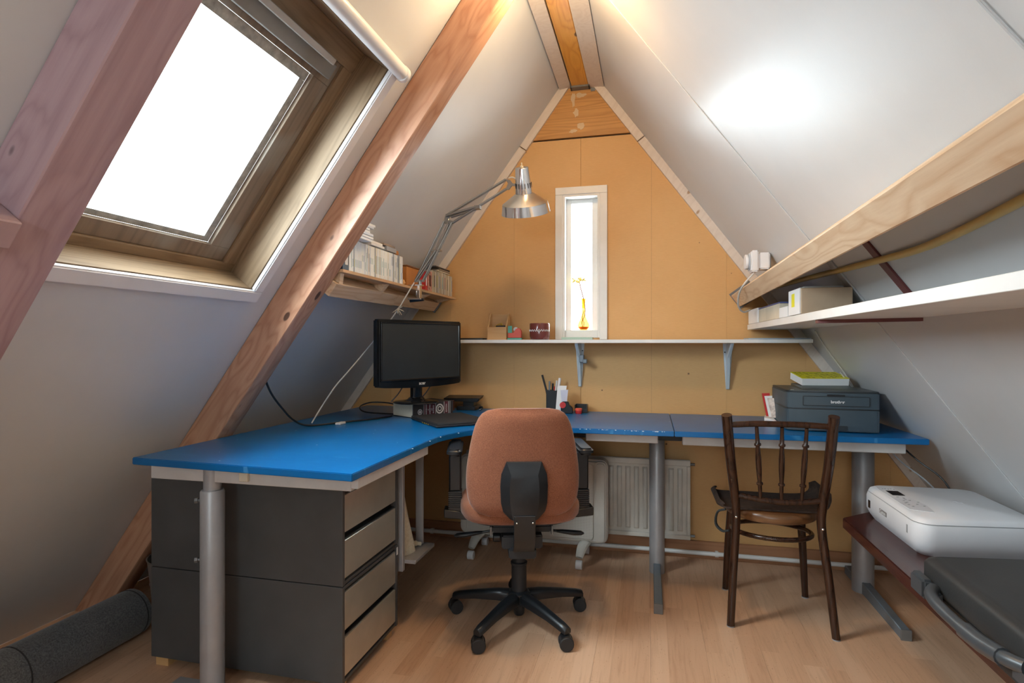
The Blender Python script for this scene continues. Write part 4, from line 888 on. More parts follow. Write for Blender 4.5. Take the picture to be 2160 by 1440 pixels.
# timer plug on the right purlin
tm = thing('plug_timer', 'round white plug-in timer on a socket above the right purlin', 'timer', (0.45, 2.6, 1.44))
part('dial', MB().tube([(0.396, 2.60, 1.447), (0.409, 2.60, 1.447)], 0.032, 24), WPLAS, tm, bev=0.002)
part('dial_ring', MB().tube([(0.4092, 2.60, 1.447), (0.4145, 2.60, 1.447)], 0.0355, 24), plain('dial_grey', (0.5, 0.55, 0.62), 0.4), tm)
part('timer_body', MB().box(0.415, 0.447, 2.562, 2.638, 1.402, 1.492), WPLAS, tm, bev=0.006, segs=2)
part('socket_box', MB().box(0.4475, 0.492, 2.568, 2.632, 1.412, 1.482), WPLAS, tm, bev=0.005, segs=2)
part('back_bracket', MB().box(0.4925, 0.4955, 2.575, 2.625, 1.40, 1.50), ZINC, tm)
solo('timer_cable', MB().tube(smooth_path([(0.435, 2.60, 1.402), (0.40, 2.62, 1.36), (0.385, 2.68, 1.32), (0.392, 2.75, 1.27), (0.42, 2.80, 1.245), (0.455, 2.84, 1.255)], 6), 0.004, 8), WIRE, 'white cable looping from the plug timer down over the purlin end', 'cable')
solo('yellow_tube', MB().tube(smooth_path([(0.575, 2.9, 1.365), (0.585, 2.40, 1.349), (0.597, 1.787, 1.3255), (0.597, 1.437, 1.315), (0.59, 1.10, 1.333), (0.57, 0.7, 1.36), (0.57, 0.0, 1.35)], 6), 0.0095, 12), YTUBE, 'ochre yellow plastic tube running along the right slope below the purlin', 'pipe')
solo('white_cable', MB().tube(smooth_path([tuple(RF('R', 1.44, 2.80, 0.006)), tuple(RF('R', 1.34, 2.84, 0.008)), tuple(RF('R', 1.20, 2.86, 0.01)), tuple(RF('R', 1.12, 2.82, 0.03)), (0.82, 2.785, 0.972)], 6), 0.003, 6), WIRE, 'thin white cable hanging down the right slope onto the yellow book', 'cable')
solo('black_cable', MB().tube(smooth_path([(0.985, 2.56, 0.68), (1.02, 2.52, 0.64), (1.08, 2.48, 0.585), (1.12, 2.45, 0.50), (1.13, 2.42, 0.475)], 6), 0.0035, 8), BLACK, 'black cable dropping from the desk end to the white scanner printer', 'cable')
solo('grey_cable', MB().tube(smooth_path([(0.95, 2.62, 0.67), (0.99, 2.60, 0.62), (1.05, 2.55, 0.565), (1.09, 2.50, 0.51), (1.09, 2.45, 0.49)], 6), 0.003, 8), plain('grey_cable', (0.4, 0.42, 0.45), 0.5), 'pale grey cable beside the black one under the desk end', 'cable')

# ================================================================== ON THE DESK
# big book
T_ = Vector((0.507, 0.862, 0)).normalized(); NN = Vector((T_.y, -T_.x, 0))
O_ = Vector((-1.112, 2.560, 0))
def bp(a, b, z): return O_ + T_*a - NN*b + Vector((0, 0, z))
def obox(mb, a0, a1, b0, b1, z0, z1): return mb.hexa([bp(a, b, z) for z in (z0, z1) for a, b in ((a0, b0), (a1, b0), (a1, b1), (a0, b1))])
hb = thing('thick_book', 'very thick black reference book lying flat under the monitor stand', 'book', tuple(bp(0.12, 0.08, DZ)))
obox_m = MB(); obox(obox_m, 0.003, 0.247, 0.004, 0.168, DZ+0.004, DZ+0.066); part('page_block', obox_m, PAPERC, hb)
m_ = MB(); obox(m_, 0, 0.25, 0.0, 0.172, DZ+0.0005, DZ+0.0038); obox(m_, 0, 0.25, 0.0, 0.172, DZ+0.0662, DZ+0.0695); obox(m_, 0, 0.25, -0.003, 0.0035, DZ+0.0005, DZ+0.0695); part('cover', m_, BKDARK, hb, bev=0.001)
for q in ((0.065, 0.135), (0.195, 0.215)): part('title_panel', obox(MB(), q[0], q[1], -0.0036, -0.0031, DZ+0.001, DZ+0.069), MAROON, hb)
for a in (0.063, 0.136, 0.190, 0.218, 0.228): part('silver_band', obox(MB(), a, a+0.0022, -0.0040, -0.0032, DZ+0.001, DZ+0.069), SILVERP, hb)
def disc_at(a, z, r, r2):
    n_ = 24; c0 = bp(a, -0.0036, z); vs_ = []; fs_ = []
    for k in range(n_):
        t0 = 2*math.pi*k/n_
        for rr_ in (r, r2): vs_.append(c0+T_*rr_*math.cos(t0)+Vector((0, 0, rr_*math.sin(t0)))+NN*0.0006)
    for k in range(n_): j = (k+1) % n_; fs_.append((2*k, 2*j, 2*j+1, 2*k+1))
    return MB().add(vs_, fs_)
part('emblem', disc_at(0.040, DZ+0.028, 0.014, 0.010).add(disc_at(0.040, DZ+0.028, 0.007, 0.0001).v, disc_at(0, 0, 1, .5).f), SILVERP, hb)
part('emblem', disc_at(0.162, DZ+0.035, 0.025, 0.018).add(disc_at(0.162, DZ+0.035, 0.013, 0.008).v, disc_at(0, 0, 1, .5).f), SILVERP, hb)
for a, s_, sz in ((0.078, 'HANDBOOK', 0.0105), (0.090, 'of', 0.008), (0.101, 'CHEMISTRY', 0.0105), (0.112, 'and', 0.008), (0.123, 'PHYSICS', 0.0105)):
    text('title_lettering', s_, sz, frame(bp(a, -0.0042, DZ+0.035), (0, 0, 1), -T_, NN), SILVERP, hb, 0.0002, 0.0002)
text('title_lettering', 'EDITION', 0.0105, frame(bp(0.205, -0.0042, DZ+0.035), (0, 0, 1), -T_, NN), SILVERP, hb, 0.0002, 0.0002)
# monitor
MC = Vector((-1.080, 2.600, 0)); BT = DZ+0.0697
mo = thing('monitor', 'black widescreen monitor with glossy bezel turned towards the room', 'monitor', tuple(MC+Vector((0, 0, BT))))
def mp_(a, b, z): return MC + T_*a + NN*b + Vector((0, 0, z))
def mbx(mb, a0, a1, b0, b1, z0, z1, curve=0):
    return mb.hexa([mp_(a, b, z) for z in (z0, z1) for a, b in ((a0, b0), (a1, b0), (a1, b1), (a0, b1))])
W2 = 0.252; ZB, ZT = 0.893, 1.212
# bezel polygon with curved bottom
bez = [(-W2, ZT), (W2, ZT), (W2, ZB+0.004)] + [(W2-2*W2*i/12, ZB-0.010*math.sin(math.pi*i/12)+0.002) for i in range(1, 12)] + [(-W2, ZB+0.004)]
Mm = frame(MC, T_, (0, 0, 1), NN)
part('housing', MB().prism(bez, -0.040, 0.0, M=Mm), GLOSSB, mo, bev=0.006, segs=2)
m_ = MB(); SW = W2-0.023; mbx(m_, -SW-0.008, -SW, 0.0002, 0.006, ZB+0.038, ZT-0.020); mbx(m_, SW, SW+0.008, 0.0002, 0.006, ZB+0.038, ZT-0.020); mbx(m_, -SW-0.008, SW+0.008, 0.0002, 0.006, ZT-0.0195, ZT-0.011); mbx(m_, -SW-0.008, SW+0.008, 0.0002, 0.006, ZB+0.028, ZB+0.0375)
part('bezel', m_, GLOSSB, mo, bev=0.002)
m_ = MB(); mbx(m_, -SW, SW, 0.0002, 0.0025, ZB+0.038, ZT-0.020); part('screen', m_, SCREEN, mo)
text('logo', 'acer', 0.022, frame(mp_(0.0, 0.0012, ZB+0.013), T_, (0, 0, 1), NN), SILVERP, mo, 0.0004, 0.0004)
m_ = MB(); mbx(m_, -0.12, 0.12, -0.065, -0.0405, ZB+0.06, ZT-0.07); part('rear_hump', m_, BLACK, mo, bev=0.008)
sc0 = mp_(0.0, -0.048, 0)
part('stand_neck', MB().prism([(a, b) for a, b in rrect(0.06, 0.034, 0.012, 4)], BT+0.012, ZB+0.07, M=Matrix.Translation(sc0) @ Matrix.Rotation(math.atan2(T_.y, T_.x), 4, 'Z')), GLOSSB, mo)
part('stand_base', MB().lathe([(0.108, 0.0005), (0.112, 0.003), (0.108, 0.008), (0.07, 0.012), (0.045, 0.018), (0.035, 0.028)], (sc0.x, sc0.y, BT), 40), GLOSSB, mo, smooth=50)
# laptop-like tablet
LA = Vector((-1.108, 2.526, 0)); LB = Vector((-0.882, 2.280, 0)); LD = Vector((0.19, 0.175, 0))*1.02
lt = thing('laptop', 'closed black laptop lying in front of the thick book', 'laptop', tuple((LA+LB)/2+Vector((0, 0, DZ))))
def quad(ins, z): 
    c_ = (LA+LB)/2+LD/2; return [c_+(p-c_)*ins+Vector((0, 0, z)) for p in (LA, LB, LB+LD, LA+LD)]
part('base', MB().hexa(quad(0.98, DZ+0.001)+quad(1.0, DZ+0.011)), BLACKM, lt, bev=0.003)
part('lid', MB().hexa(quad(1.0, DZ+0.0115)+quad(0.985, DZ+0.020)), BLACKM, lt, bev=0.003, segs=2)
ex = (LB-LA).normalized(); ey = Vector((ex.y, -ex.x, 0))
m_ = MB()
for i in range(4): c_ = LA.lerp(LB, 0.50+0.07*i)+ey*0.0015+Vector((0, 0, DZ+0.006)); m_.box(-0.005, 0.005, -0.0005, 0.0005, -0.002, 0.002, M=frame(c_, ex, ey, (0, 0, 1)))
part('port', m_, GOLD, lt)
# small black dock behind, with stand
dk = thing('docking_stand', 'small black sloping device behind the monitor at the gable wall', 'device', (-0.98, 2.98, DZ))
part('base', MB().box(-1.02, -0.915, 2.935, 3.045, DZ+0.0005, DZ+0.022), BLACK, dk, bev=0.002)
part('tray', MB().hexa([(-1.10, 2.95, DZ+0.045), (-0.905, 2.95, DZ+0.045), (-0.905, 3.04, DZ+0.058), (-1.10, 3.04, DZ+0.058), (-1.10, 2.95, DZ+0.062), (-0.895, 2.95, DZ+0.066), (-0.895, 3.04, DZ+0.075), (-1.10, 3.04, DZ+0.073)]), BLACK, dk, bev=0.002)
part('column', MB().box(-0.99, -0.93, 2.96, 3.02, DZ+0.0225, DZ+0.0445), BLACK, dk)
solo('adapter_plug', MB().tube(smooth_path([(-0.90, 2.97, DZ+0.012), (-0.88, 2.95, DZ+0.02), (-0.875, 2.935, DZ+0.012), (-0.89, 2.93, DZ+0.006)]), 0.0045, 8), BLACK, 'short black plug lead curling beside the sloping device', 'cable')
solo('brown_booklet', MB().box(-1.06, -1.03, 2.90, 2.93, DZ+0.001, DZ+0.055), plain('red_brown', (0.16, 0.06, 0.04), 0.5), 'narrow red-brown box behind the thick book', 'box', bev=0.001)
# pen cup
pc = thing('pen_cup', 'square black pen cup by the gable wall behind the office chair', 'pen holder', (-0.50, 3.0, DZ))
part('cup', MB().box(-0.532, -0.474, 2.972, 3.03, DZ+0.0005, DZ+0.004).box(-0.532, -0.529, 2.972, 3.03, DZ+0.0045, DZ+0.114).box(-0.477, -0.474, 2.972, 3.03, DZ+0.0045, DZ+0.114).box(-0.5285, -0.4775, 2.972, 2.975, DZ+0.0045, DZ+0.114).box(-0.5285, -0.4775, 3.027, 3.03, DZ+0.0045, DZ+0.114), BLACK, pc)
for i, (x0, x1, zt_, r_, mt, lb) in enumerate([(-0.512, -0.556, 0.195, 0.0055, BLACKM, 'long dark brush handle leaning left in the black pen cup'), (-0.520, -0.517, 0.162, 0.005, STEELD, 'dark grey marker pen in the black pen cup'), (-0.508, -0.500, 0.150, 0.005, BLACK, 'short black pen in the black pen cup'),
        (-0.495, -0.480, 0.165, 0.0045, plain('pale_steel', (0.6, 0.62, 0.62), 0.3), 'slim silver pen in the black pen cup'), (-0.486, -0.464, 0.178, 0.0075, WPLAS, 'white toothbrush-like handle in the black pen cup'), (-0.500, -0.490, 0.132, 0.008, RED, 'red-capped pen in the black pen cup')]):
    solo('pen', MB().tube([(x0, 2.985+0.006*i, DZ+0.012), ((x0+x1)/2, 2.985+0.006*i, DZ+zt_*0.6), (x1, 2.985+0.006*i, DZ+zt_)], [r_*0.8, r_, r_], 10), mt, lb, 'pen')
def leaf(pts, y, th=0.0006): return MB().prism(pts, y, y+th, axis='y')
solo('folded_paper', leaf([(-0.480, DZ+0.001), (-0.430, DZ+0.001), (-0.428, DZ+0.08), (-0.420, DZ+0.142), (-0.468, DZ+0.142), (-0.474, DZ+0.07)], 2.955, 0.002), PAPER, 'folded white paper standing against the pen cup', 'paper')
solo('paper_slip', leaf([(-0.462, DZ+0.001), (-0.415, DZ+0.001), (-0.418, DZ+0.06), (-0.412, DZ+0.122), (-0.452, DZ+0.118), (-0.446, DZ+0.06)], 2.950, 0.0015), plain('blue_paper', (0.62, 0.63, 0.75), 0.7), 'bluish paper slip in front of the folded white paper', 'paper')
tp = thing('desk_tape_dispenser', 'small black tape dispenser with red tape on the desk', 'tape dispenser', (-0.42, 2.96, DZ))
part('body', MB().prism([(-0.445, DZ+0.001), (-0.385, DZ+0.001), (-0.385, DZ+0.03), (-0.402, DZ+0.045), (-0.408, DZ+0.062), (-0.44, DZ+0.062), (-0.447, DZ+0.04)], 2.918, 2.943, axis='y'), BLACK, tp, bev=0.003)
part('tape_roll', MB().tube([(-0.435, 2.912, DZ+0.045), (-0.435, 2.9175, DZ+0.045)], 0.016, 16), RED, tp)
tr = thing('desk_tray', 'open black desk tidy tray against the gable wall', 'tray', (-0.35, 2.99, DZ))
part('tray_shell', MB().box(-0.378, -0.318, 2.965, 3.03, DZ+0.0005, DZ+0.003).box(-0.380, -0.377, 2.965, 3.03, DZ+0.003, DZ+0.042).box(-0.319, -0.316, 2.965, 3.03, DZ+0.003, DZ+0.042).box(-0.377, -0.319, 3.027, 3.03, DZ+0.003, DZ+0.042).box(-0.377, -0.319, 2.965, 2.968, DZ+0.003, DZ+0.022), BLACK, tr)
rc = thing('red_tin', 'small round red tin in front of the black tray', 'tin', (-0.355, 2.94, DZ))
part('tin_body', MB().lathe([(0.016, 0.0005), (0.017, 0.002), (0.017, 0.016)], (-0.356, 2.94, DZ), 24), RED, rc)
part('lid', MB().lathe([(0.0185, 0.0165), (0.0185, 0.026), (0.015, 0.028)], (-0.356, 2.94, DZ), 24), REDO, rc)
# laser printer
lz = thing('laser_printer', 'slate grey laser printer on the right end of the blue desk', 'printer', (0.73, 2.72, DZ), math.radians(-1.5))
PT = 0.168
def lq(name, mb, mat, **kw): return part(name, mb, mat, lz, world=False, **kw)
PWd = 0.345
body = [(-PWd/2, 0.17), (-PWd/2, -0.125), (-PWd/2+0.008, -0.145), (-PWd/2+0.030, -0.155), (PWd/2-0.008, -0.160), (PWd/2, -0.152), (PWd/2, 0.17)]
lq('lower_body', MB().prism(body, 0.004, 0.093), PRN, bev=0.003, segs=2)
lq('upper_body', MB().prism(body, 0.0955, 0.160), PRN, bev=0.002, segs=2)
lq('seam', MB().prism([(a*0.99, b*0.99) for a, b in body], 0.092, 0.0965), BLACK)
lq('top_cover', MB().prism([(a*1.0, b) for a, b in body], 0.1605, PT), PRND, bev=0.003, segs=2)
lq('output_tray', MB().hexa([(-0.10, -0.10, PT+0.0003), (0.12, -0.10, PT+0.0003), (0.12, 0.13, PT+0.0003), (-0.10, 0.13, PT+0.0003), (-0.098, -0.09, PT+0.002), (0.118, -0.09, PT+0.002), (0.118, 0.13, PT+0.0125), (-0.098, 0.13, PT+0.0125)]), PRND)
yF = -0.1595
Mf = frame((0.012, yF, 0.112), (1, -0.017, 0), (0, 0, 1), (-0.017, -1, 0))
pane_o = rrect(0.245, 0.040, 0.005, 3, 0, 0.003)
pan_i = rrect(0.242, 0.037, 0.004, 3, 0, 0.003)
def ringm(o, i, z0, z1, M):
    n_ = len(o); vs_ = [M @ Vector((a, b, z)) for z in (z0, z1) for lst in (o, i) for a, b in lst]; fs_ = []
    for k in range(n_):
        j = (k+1) % n_
        fs_ += [(2*n_+k, 2*n_+j, 3*n_+j, 3*n_+k), (k, j, 2*n_+j, 2*n_+k), (n_+k, 3*n_+k, 3*n_+j, n_+j), (k, n_+k, n_+j, j)]
    return MB().add(vs_, fs_)
lq('tray_outline', ringm(pane_o, pan_i, -0.002, 0.0012, Mf @ Matrix.Translation((0, 0.012, 0))), BLACK)
lq('finger_recess', MB().prism(rrect(0.066, 0.008, 0.003, 2, 0, 0.0385), -0.001, 0.0016, M=Mf), BLACK)
lq('tray_grip', MB().prism(rrect(0.085, 0.020, 0.005, 3, 0.0, -0.0935), -0.001, 0.0018, M=Mf), PRND)
_lzM = lz.matrix_basis
text('logo', 'brother', 0.0160, Matrix.Translation(lz.location) @ Matrix.Rotation(lz.rotation_euler.z, 4, 'Z') @ Mf @ Matrix.Translation((0.006, 0.012, 0.0015)), PAPER, lz, 0.0004, 0.0005)
lq('status_light', MB().box(-0.150, -0.138, -0.125, -0.119, PT+0.0002, PT+0.0012), SILVERP)
pb = thing('phone_book', 'yellow-covered thick white paperback lying on the slate grey printer', 'book', (0.742, 2.835, DZ+PT+0.0190), math.radians(8))
pb.rotation_euler[0] = math.radians(9)
part('pages', MB().box(-0.095, 0.103, -0.068, 0.068, 0.0, 0.0315), PAPER, pb, world=False, bev=0.001)
part('yellow_cover', MB().box(-0.098, 0.104, -0.069, 0.069, 0.0318, 0.0335), YELLOW, pb, world=False)
m_ = MB(); rnd = random.Random(2)
for i in range(9):
    for j in range(7):
        if rnd.random() < 0.75: xx = -0.09+i*0.021; yy = -0.058+j*0.018; m_.box(xx, xx+rnd.uniform(0.008, 0.017), yy, yy+0.004, 0.0336, 0.0339)
part('cover_print', m_, BKDARK, pb, world=False)
# mail
for i, (x0, x1, z1, mt, lb, dd) in enumerate([(0.518, 0.552, 0.118, RED, 'red-backed folder leaning left of the slate grey printer', 0.02), (0.524, 0.558, 0.108, PAPER, 'white envelope with red edge leaning left of the printer', 0.02), (0.532, 0.560, 0.10, plain('envelope_pattern', (0.75, 0.6, 0.55), 0.6, vscale=50, var=0.25), 'patterned leaflet leaning nearest the printer side', 0.02)]):
    yy = 2.86-0.028*i
    o = solo('envelope', MB().hexa([(x0+0.012, yy, DZ+0.024), (x1+0.002, yy, DZ+0.024), (x1+0.002, yy+0.003, DZ+0.024), (x0+0.012, yy+0.003, DZ+0.024), (x0-0.004, yy+dd, DZ+z1+0.01), (x1-0.004, yy+dd, DZ+z1+0.012), (x1-0.004, yy+dd+0.003, DZ+z1+0.012), (x0-0.004, yy+dd+0.003, DZ+z1+0.01)]), mt, lb, 'envelope', 'mail beside the grey printer')
m_ = MB()
solo('letter_pile', MB().hexa([(0.512, 2.81, DZ+0.001), (0.552, 2.74, DZ+0.001), (0.560, 2.88, DZ+0.001), (0.53, 2.90, DZ+0.001), (0.512, 2.81, DZ+0.024), (0.552, 2.74, DZ+0.016), (0.560, 2.88, DZ+0.022), (0.53, 2.90, DZ+0.023)]), PAPER, 'small white pile of letters under the leaning envelopes', 'papers', bev=0.001)
# cables on the left of the desk
solo('black_cable', MB().tube(smooth_path([(-1.475, 1.95, 0.965), (-1.470, 1.985, 0.90), (-1.46, 2.04, 0.835), (-1.46, 2.12, 0.775), (-1.44, 2.20, DZ+0.006), (-1.36, 2.33, DZ+0.005), (-1.27, 2.48, DZ+0.005), (-1.24, 2.60, DZ+0.005)], 7), 0.0042, 8), BLACK, 'black cable hanging from the rafter and running over the blue desk', 'cable')
solo('cable_loop', MB().tube(smooth_path([(-1.235, 2.66, DZ+0.005), (-1.30, 2.66, DZ+0.006), (-1.42, 2.66, DZ+0.012), (-1.48, 2.72, DZ+0.03), (-1.46, 2.80, DZ+0.045), (-1.36, 2.82, DZ+0.042), (-1.28, 2.76, DZ+0.03), (-1.25, 2.70, DZ+0.012)], 7), 0.0038, 8).box(-1.262, -1.242, 2.685, 2.71, DZ+0.012, DZ+0.03), BLACK, 'black video cable loop with gold plug left of the thick book', 'cable')
solo('usb_plug', MB().box(-1.36, -1.335, 2.275, 2.325, DZ+0.0005, DZ+0.010), SILVERP, 'silver connector lying on the blue desk near the slope', 'plug', bev=0.002)
for xx, lb in ((-0.085, 'black cable hanging from the left half of the monitor'), (0.085, 'short black cable hanging from the right half of the monitor')):
    a = mp_(xx, -0.03, ZB+0.01); b = mp_(xx-0.06, -0.05, BT+0.015)
    solo('monitor_cable', MB().tube(smooth_path([a, a.lerp(b, 0.5)+Vector((0.004, 0, -0.002)), b], 5), 0.0028, 6), BLACK, lb, 'cable')

# ================================================================== ARCHITECT LAMP
la = thing('clamp_lamp', 'chrome balanced-arm lamp clamped to the disc shelf', 'lamp', (-1.05, 2.5, 1.34))
Yl = 2.5
def L3(x, z, dy=0): return Vector((x, Yl+dy, z))
part('clamp', MB().box(-1.105, -1.035, 2.485, 2.515, 1.3705, 1.376).box(-1.105, -1.04, 2.485, 2.515, 1.305, 1.312).box(-1.058, -1.046, 2.485, 2.515, 1.312, 1.3705).tube([L3(-1.066, 1.328), L3(-1.066, 1.358)], 0.005, 8), CHROME, la, bev=0.001)
part('clamp_wheel', MB().tube([L3(-1.10, 1.300), L3(-1.03, 1.306)], 0.007, 8), BLACK, la)
part('pivot', MB().lathe([(0.009, 1.3765), (0.009, 1.392)], (-1.05, 2.5, 0), 12).box(-1.075, -1.028, 2.493, 2.507, 1.388, 1.398), LAMPST, la)
for a, b, dy in (((-1.072, 1.393), (-0.926, 1.668), -0.008), ((-1.072, 1.393), (-0.926, 1.668), 0.008), ((-1.034, 1.393), (-0.889, 1.660), -0.008), ((-1.034, 1.393), (-0.889, 1.660), 0.008)):
    part('lower_rod', MB().tube([L3(*a, dy), L3(*b, dy)], 0.0045, 8), LAMPST, la)
for dy in (-0.012, 0.012): part('spring', MB().tube([L3(-1.066, 1.40, dy), L3(-0.968, 1.532, dy)], 0.0055, 8), LAMPST, la); part('spring_rod', MB().tube([L3(-0.968, 1.532, dy), L3(-0.906, 1.66, dy)], 0.0028, 6), LAMPST, la)
part('rod_tie', MB().box(-0.985, -0.945, 2.486, 2.514, 1.528, 1.535), LAMPST, la)
part('elbow', MB().prism([(-0.932, 1.660), (-0.905, 1.652), (-0.880, 1.655), (-0.885, 1.668), (-0.905, 1.672), (-0.898, 1.700), (-0.912, 1.704), (-0.922, 1.692)], Yl-0.006, Yl+0.006, axis='y'), LAMPST, la, bev=0.001)
for dy in (-0.006, 0.006):
    part('upper_rod', MB().tube([L3(-0.912, 1.698, dy), L3(-0.633, 1.842, dy)], 0.0045, 8), LAMPST, la)
    part('upper_rod', MB().tube([L3(-0.886, 1.660, dy), L3(-0.630, 1.800, dy)], 0.0045, 8), LAMPST, la)
part('spring', MB().tube([L3(-0.915, 1.692, -0.013), L3(-0.768, 1.724, -0.013)], 0.0065, 8).tube([L3(-0.900, 1.690, 0.013), L3(-0.768, 1.722, 0.013)], 0.0065, 8), LAMPST, la)
part('spring_tie', MB().box(-0.778, -0.752, 2.484, 2.516, 1.715, 1.730), LAMPST, la)
part('head_joint', MB().prism([(-0.640, 1.846), (-0.612, 1.838), (-0.600, 1.822), (-0.580, 1.818), (-0.580, 1.808), (-0.604, 1.812), (-0.618, 1.795), (-0.634, 1.796), (-0.622, 1.824)], Yl-0.005, Yl+0.005, axis='y'), LAMPST, la, bev=0.001)
SCX = -0.551
shp = [(0.0285, 1.878), (0.030, 1.876), (0.0385, 1.775), (0.0390, 1.7745), (0.103, 1.729), (0.1045, 1.727), (0.1115, 1.690), (0.1105, 1.690), (0.1025, 1.726), (0.0375, 1.772), (0.0275, 1.875)]
TILT = Matrix.Translation((SCX, Yl, 1.81)) @ Matrix.Rotation(math.radians(25), 4, 'X') @ Matrix.Translation((0, 0, -1.81))
TZ = Matrix.Translation((SCX, Yl, 0))
def tl(prof, n=48): return MB().lathe(prof, (0, 0, 0), n, M=TILT)
part('shade_neck', tl([(0.004, 1.8885), (0.0285, 1.8885), (0.030, 1.886), (0.0395, 1.776), (0.0375, 1.776), (0.028, 1.884), (0.004, 1.886)], 40), CHROME, la, smooth=40)
part('shade_cone', tl([(0.0397, 1.7755), (0.104, 1.732), (0.1025, 1.731), (0.0385, 1.774)]), SATIN, la, smooth=40)
part('shade_rim', tl([(0.1042, 1.7315), (0.1125, 1.688), (0.1110, 1.688), (0.1025, 1.7305)]), CHROME, la, smooth=40)
for k in range(16):
    M_ = TILT @ Matrix.Rotation(2*math.pi*k/16, 4, 'Z'); part('vent_slot', MB().box(0.0345, 0.0380, -0.0013, 0.0013, 1.800, 1.822, M=M_), BLACK, la)
part('switch', tl([(0.007, 1.889), (0.007, 1.896), (0.003, 1.898), (0.0035, 1.909)], 12), PAPERC, la)
part('bulb', MB().sphere(tuple(TILT @ Vector((0, 0, 1.735))), 0.03), WPLAS, la)
part('lamp_flex', MB().tube(smooth_path([L3(-0.618, 1.846, -0.008), L3(-0.60, 1.848, -0.008), L3(-0.582, 1.838, -0.006)]), 0.0032, 6), WIRE, la)
solo('lamp_cord', MB().tube(smooth_path([(-1.070, 2.48, 1.385), (-1.088, 2.47, 1.35), (-1.115, 2.46, 1.30), (-1.145, 2.46, 1.255), (-1.22, 2.47, 1.17), (-1.33, 2.44, 1.03), (-1.36, 2.38, 0.965), (-1.40, 2.34, 0.90), (-1.45, 2.31, 0.81), (-1.48, 2.28, DZ+0.004)], 6), 0.0033, 6), WIRE, 'white lamp cord hanging down the slope to the blue desk', 'cable')
m_ = MB(); rnd = random.Random(4)
for i in range(9):
    a = rnd.uniform(0, 2*math.pi); c0 = Vector((-1.140, 2.455, 1.262)); d = Vector((math.cos(a)*0.03, math.sin(a)*0.01, rnd.uniform(-0.035, 0.02)))
    m_.tube([c0, c0+d], [0.003, 0.0012], 5)
solo('cord_tie', m_, plain('raffia', (0.60, 0.52, 0.40), 0.8), 'frayed raffia knot tying the white lamp cord under the shelf', 'tie')

# ================================================================== BENCH, SCANNER PRINTER, SUITCASE
be = thing('bench', 'dark mahogany bench along the right slope', 'bench', (0.9, 1.6, 0))
part('seat_board', MB().prism([(0.690, 0.35), (1.15, 0.35), (1.15, 2.46), (0.855, 2.46), (0.690, 2.318)], 0.422, 0.46), MAHOG, be, bev=0.003, segs=2)
for yy in (1.90, 0.55): part('leg', MB().box(1.10, 1.14, yy-0.03, yy+0.03, 0.0, 0.4215), MAHOG, be, bev=0.003)
for yy in (0.55,): part('leg', MB().box(0.74, 0.79, yy-0.03, yy+0.03, 0.0, 0.4215), MAHOG, be, bev=0.003)
mf = thing('scanner_printer', 'white flat all-in-one printer with small screen on the bench', 'printer', (0.95, 2.15, 0.46))
X0, X1, Y0, Y1 = 0.775, 1.135, 1.925, 2.385
def rr2(ins, r, z, x0=X0, x1=X1, y0=Y0, y1=Y1): return [Vector((a, b+0.13*(a-0.775)*(y1-b)/(y1-y0), z)) for a, b in rrect((x1-x0)-2*ins, (y1-y0)-2*ins, r, 6, (x0+x1)/2, (y0+y1)/2)]
part('lower_body', MB().loft([rr2(0.022, 0.045, 0.4605), rr2(0.010, 0.05, 0.478), rr2(0.0, 0.055, 0.50), rr2(0.0, 0.055, 0.545), rr2(0.004, 0.052, 0.558)]), WPLAS, mf, smooth=50)
part('body_seam', MB().loft([rr2(0.006, 0.05, 0.5582), rr2(0.006, 0.05, 0.5605)]), GPLAS, mf)
part('scanner_lid', MB().loft([rr2(0.005, 0.052, 0.5607), rr2(0.009, 0.05, 0.570), rr2(0.020, 0.045, 0.5755)]), WPLAS, mf, smooth=50)
cpz = 0.5757
part('control_panel', MB().prism([(X0+0.024, 2.04), (X0+0.085, 2.02), (X0+0.095, 2.10), (X0+0.080, 2.22), (X0+0.085, 2.345), (X0+0.03, 2.345), (X0+0.024, 2.30)], cpz, cpz+0.0012), plain('panel_white', (0.70, 0.70, 0.73), 0.3), mf)
part('display', MB().prism([(X0+0.040, 2.215), (X0+0.078, 2.215), (X0+0.078, 2.275), (X0+0.040, 2.275)], cpz+0.0013, cpz+0.0026), GLOSSB, mf)
rnd = random.Random(8)
for i in range(13):
    xx = X0+0.034+0.048*rnd.random(); yy = 2.075+0.125*i/13
    part('button', MB().box(xx, xx+0.006, yy, yy+0.004, cpz+0.0013, cpz+0.0022), GPLAS, mf)
for i in range(5):
    part('button', MB().box(X0+0.038+0.009*i, X0+0.042+0.009*i, 2.30+0.004*(i % 2), 2.304+0.004*(i % 2), cpz+0.0013, cpz+0.0022), GPLAS, mf)
part('card_slot', MB().box(X0-0.0012, X0+0.001, 2.30, 2.318, 0.505, 0.532), GLOSSB, mf)
part('side_tab', MB().box(X0-0.0008, X0+0.001, 1.995, 2.003, 0.515, 0.54), GPLAS, mf)
part('logo_plate', MB().box(X0-0.0010, X0+0.001, 2.155, 2.215, 0.515, 0.530), plain('plate_grey', (0.22, 0.2, 0.19), 0.4), mf)
text('logo', 'Canon', 0.018, frame((X0-0.0016, 2.185, 0.5225), (0, -1, 0), (0, 0, 1), (-1, 0, 0)), PAPER, mf, 0.0003)
text('lid_mark', 'MG', 0.02, frame((0.99, 2.17, 0.5757), (0.3, -1, 0), (1, 0.3, 0), (0, 0, 1)), plain('mark_grey', (0.6, 0.6, 0.63), 0.4), mf, 0.0003)
su = thing('suitcase', 'charcoal hard suitcase lying flat on the near end of the bench', 'suitcase', (0.88, 1.3, 0.46))
ST = 0.574
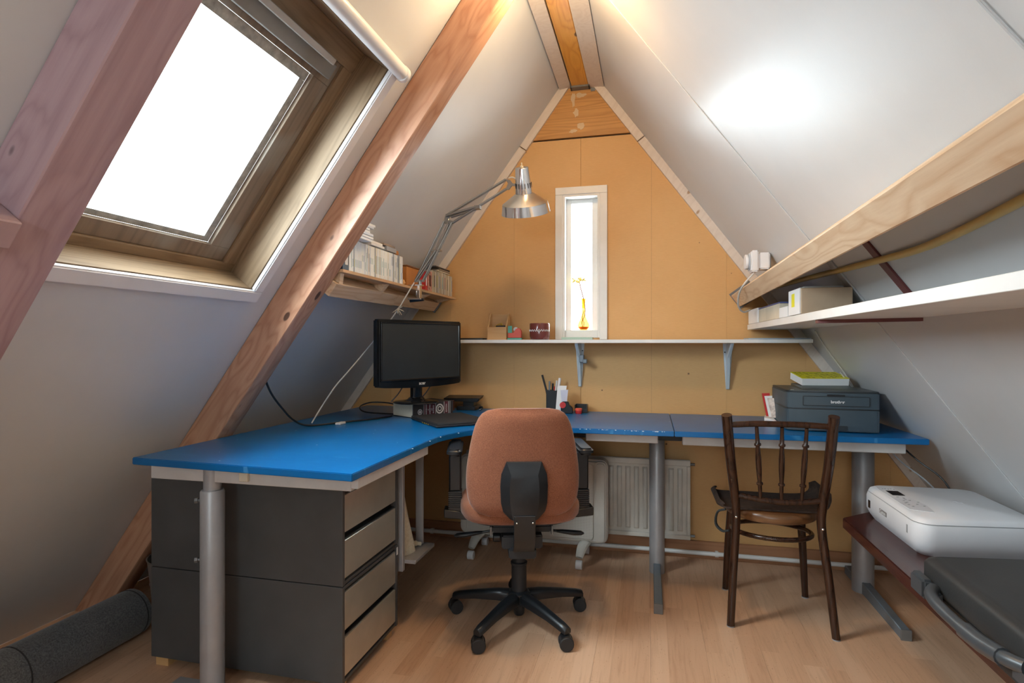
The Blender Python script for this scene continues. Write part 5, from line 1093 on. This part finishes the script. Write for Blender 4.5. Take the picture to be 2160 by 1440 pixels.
def sr(ins, z, r=0.022): return [Vector((a, b+0.14*(a-0.66), z)) for a, b in rrect(0.47-2*ins, 0.72-2*ins, r, 5, 0.660+0.235, 1.625-0.36)]
part('lower_shell', MB().loft([sr(0.012, 0.4605), sr(0.0, 0.472), sr(0.0, 0.505)]), CASE, su, smooth=40)
part('rim', MB().loft([sr(0.004, 0.5052), sr(0.004, 0.5118)]), plain('case_rim', (0.12, 0.12, 0.12), 0.3, 0.6), su)
part('upper_shell', MB().loft([sr(0.0, 0.512), sr(0.0, 0.560), sr(0.006, 0.569), sr(0.018, 0.574)]), CASE, su, smooth=40)
for yy in (1.585, 1.10): part('latch', MB().box(0.634, 0.6595, yy-0.035, yy+0.035, 0.488, 0.535), CASEH, su, bev=0.006, segs=2)
for yy in (1.53, 1.20): part('handle_bracket', MB().box(0.640, 0.6595, yy-0.022, yy+0.022, 0.490, 0.522), CASEH, su, bev=0.005, segs=2)
part('handle', MB().tube(smooth_path([(0.650, 1.535, 0.522), (0.630, 1.50, 0.522), (0.621, 1.45, 0.521), (0.620, 1.38, 0.519), (0.622, 1.30, 0.520), (0.632, 1.23, 0.523), (0.650, 1.195, 0.525)], 4), 0.0135, 12), CASEH, su, smooth=50)
for yy in (1.28,): part('handle_sleeve', MB().tube([(0.6205, yy+0.055, 0.519), (0.623, yy, 0.520), (0.632, yy-0.05, 0.523)], 0.017, 12), CASEH, su)
for xx in (0.745, 0.80): part('case_stud', MB().lathe([(0.008, 0.5745), (0.0075, 0.579), (0.004, 0.580)], (xx+0.06, 1.30, 0), 14), SILVERP, su)

# ceiling lamp above the frame, on the ridge beam
cl = thing('ceiling_lamp', 'small warm bulb in a holder on the ridge beam', 'lamp', (APX, 1.86, 2.47))
part('holder', MB().lathe([(0.03, 2.471), (0.03, 2.45), (0.02, 2.43)], (APX, 1.86, 0), 20), WPLAS, cl)
part('bulb', MB().sphere((APX, 1.86, 2.405), 0.028), BULBM, cl)
pl_ = bpy.data.lights.new('ceiling_bulb_light', 'POINT'); pl_.energy = 10; pl_.color = (1.0, 0.72, 0.40); pl_.shadow_soft_size = 0.05
po = bpy.data.objects.new('ceiling_bulb_light', pl_); COL.objects.link(po); po.location = (APX, 1.86, 2.35)
bpy.context.view_layer.update()
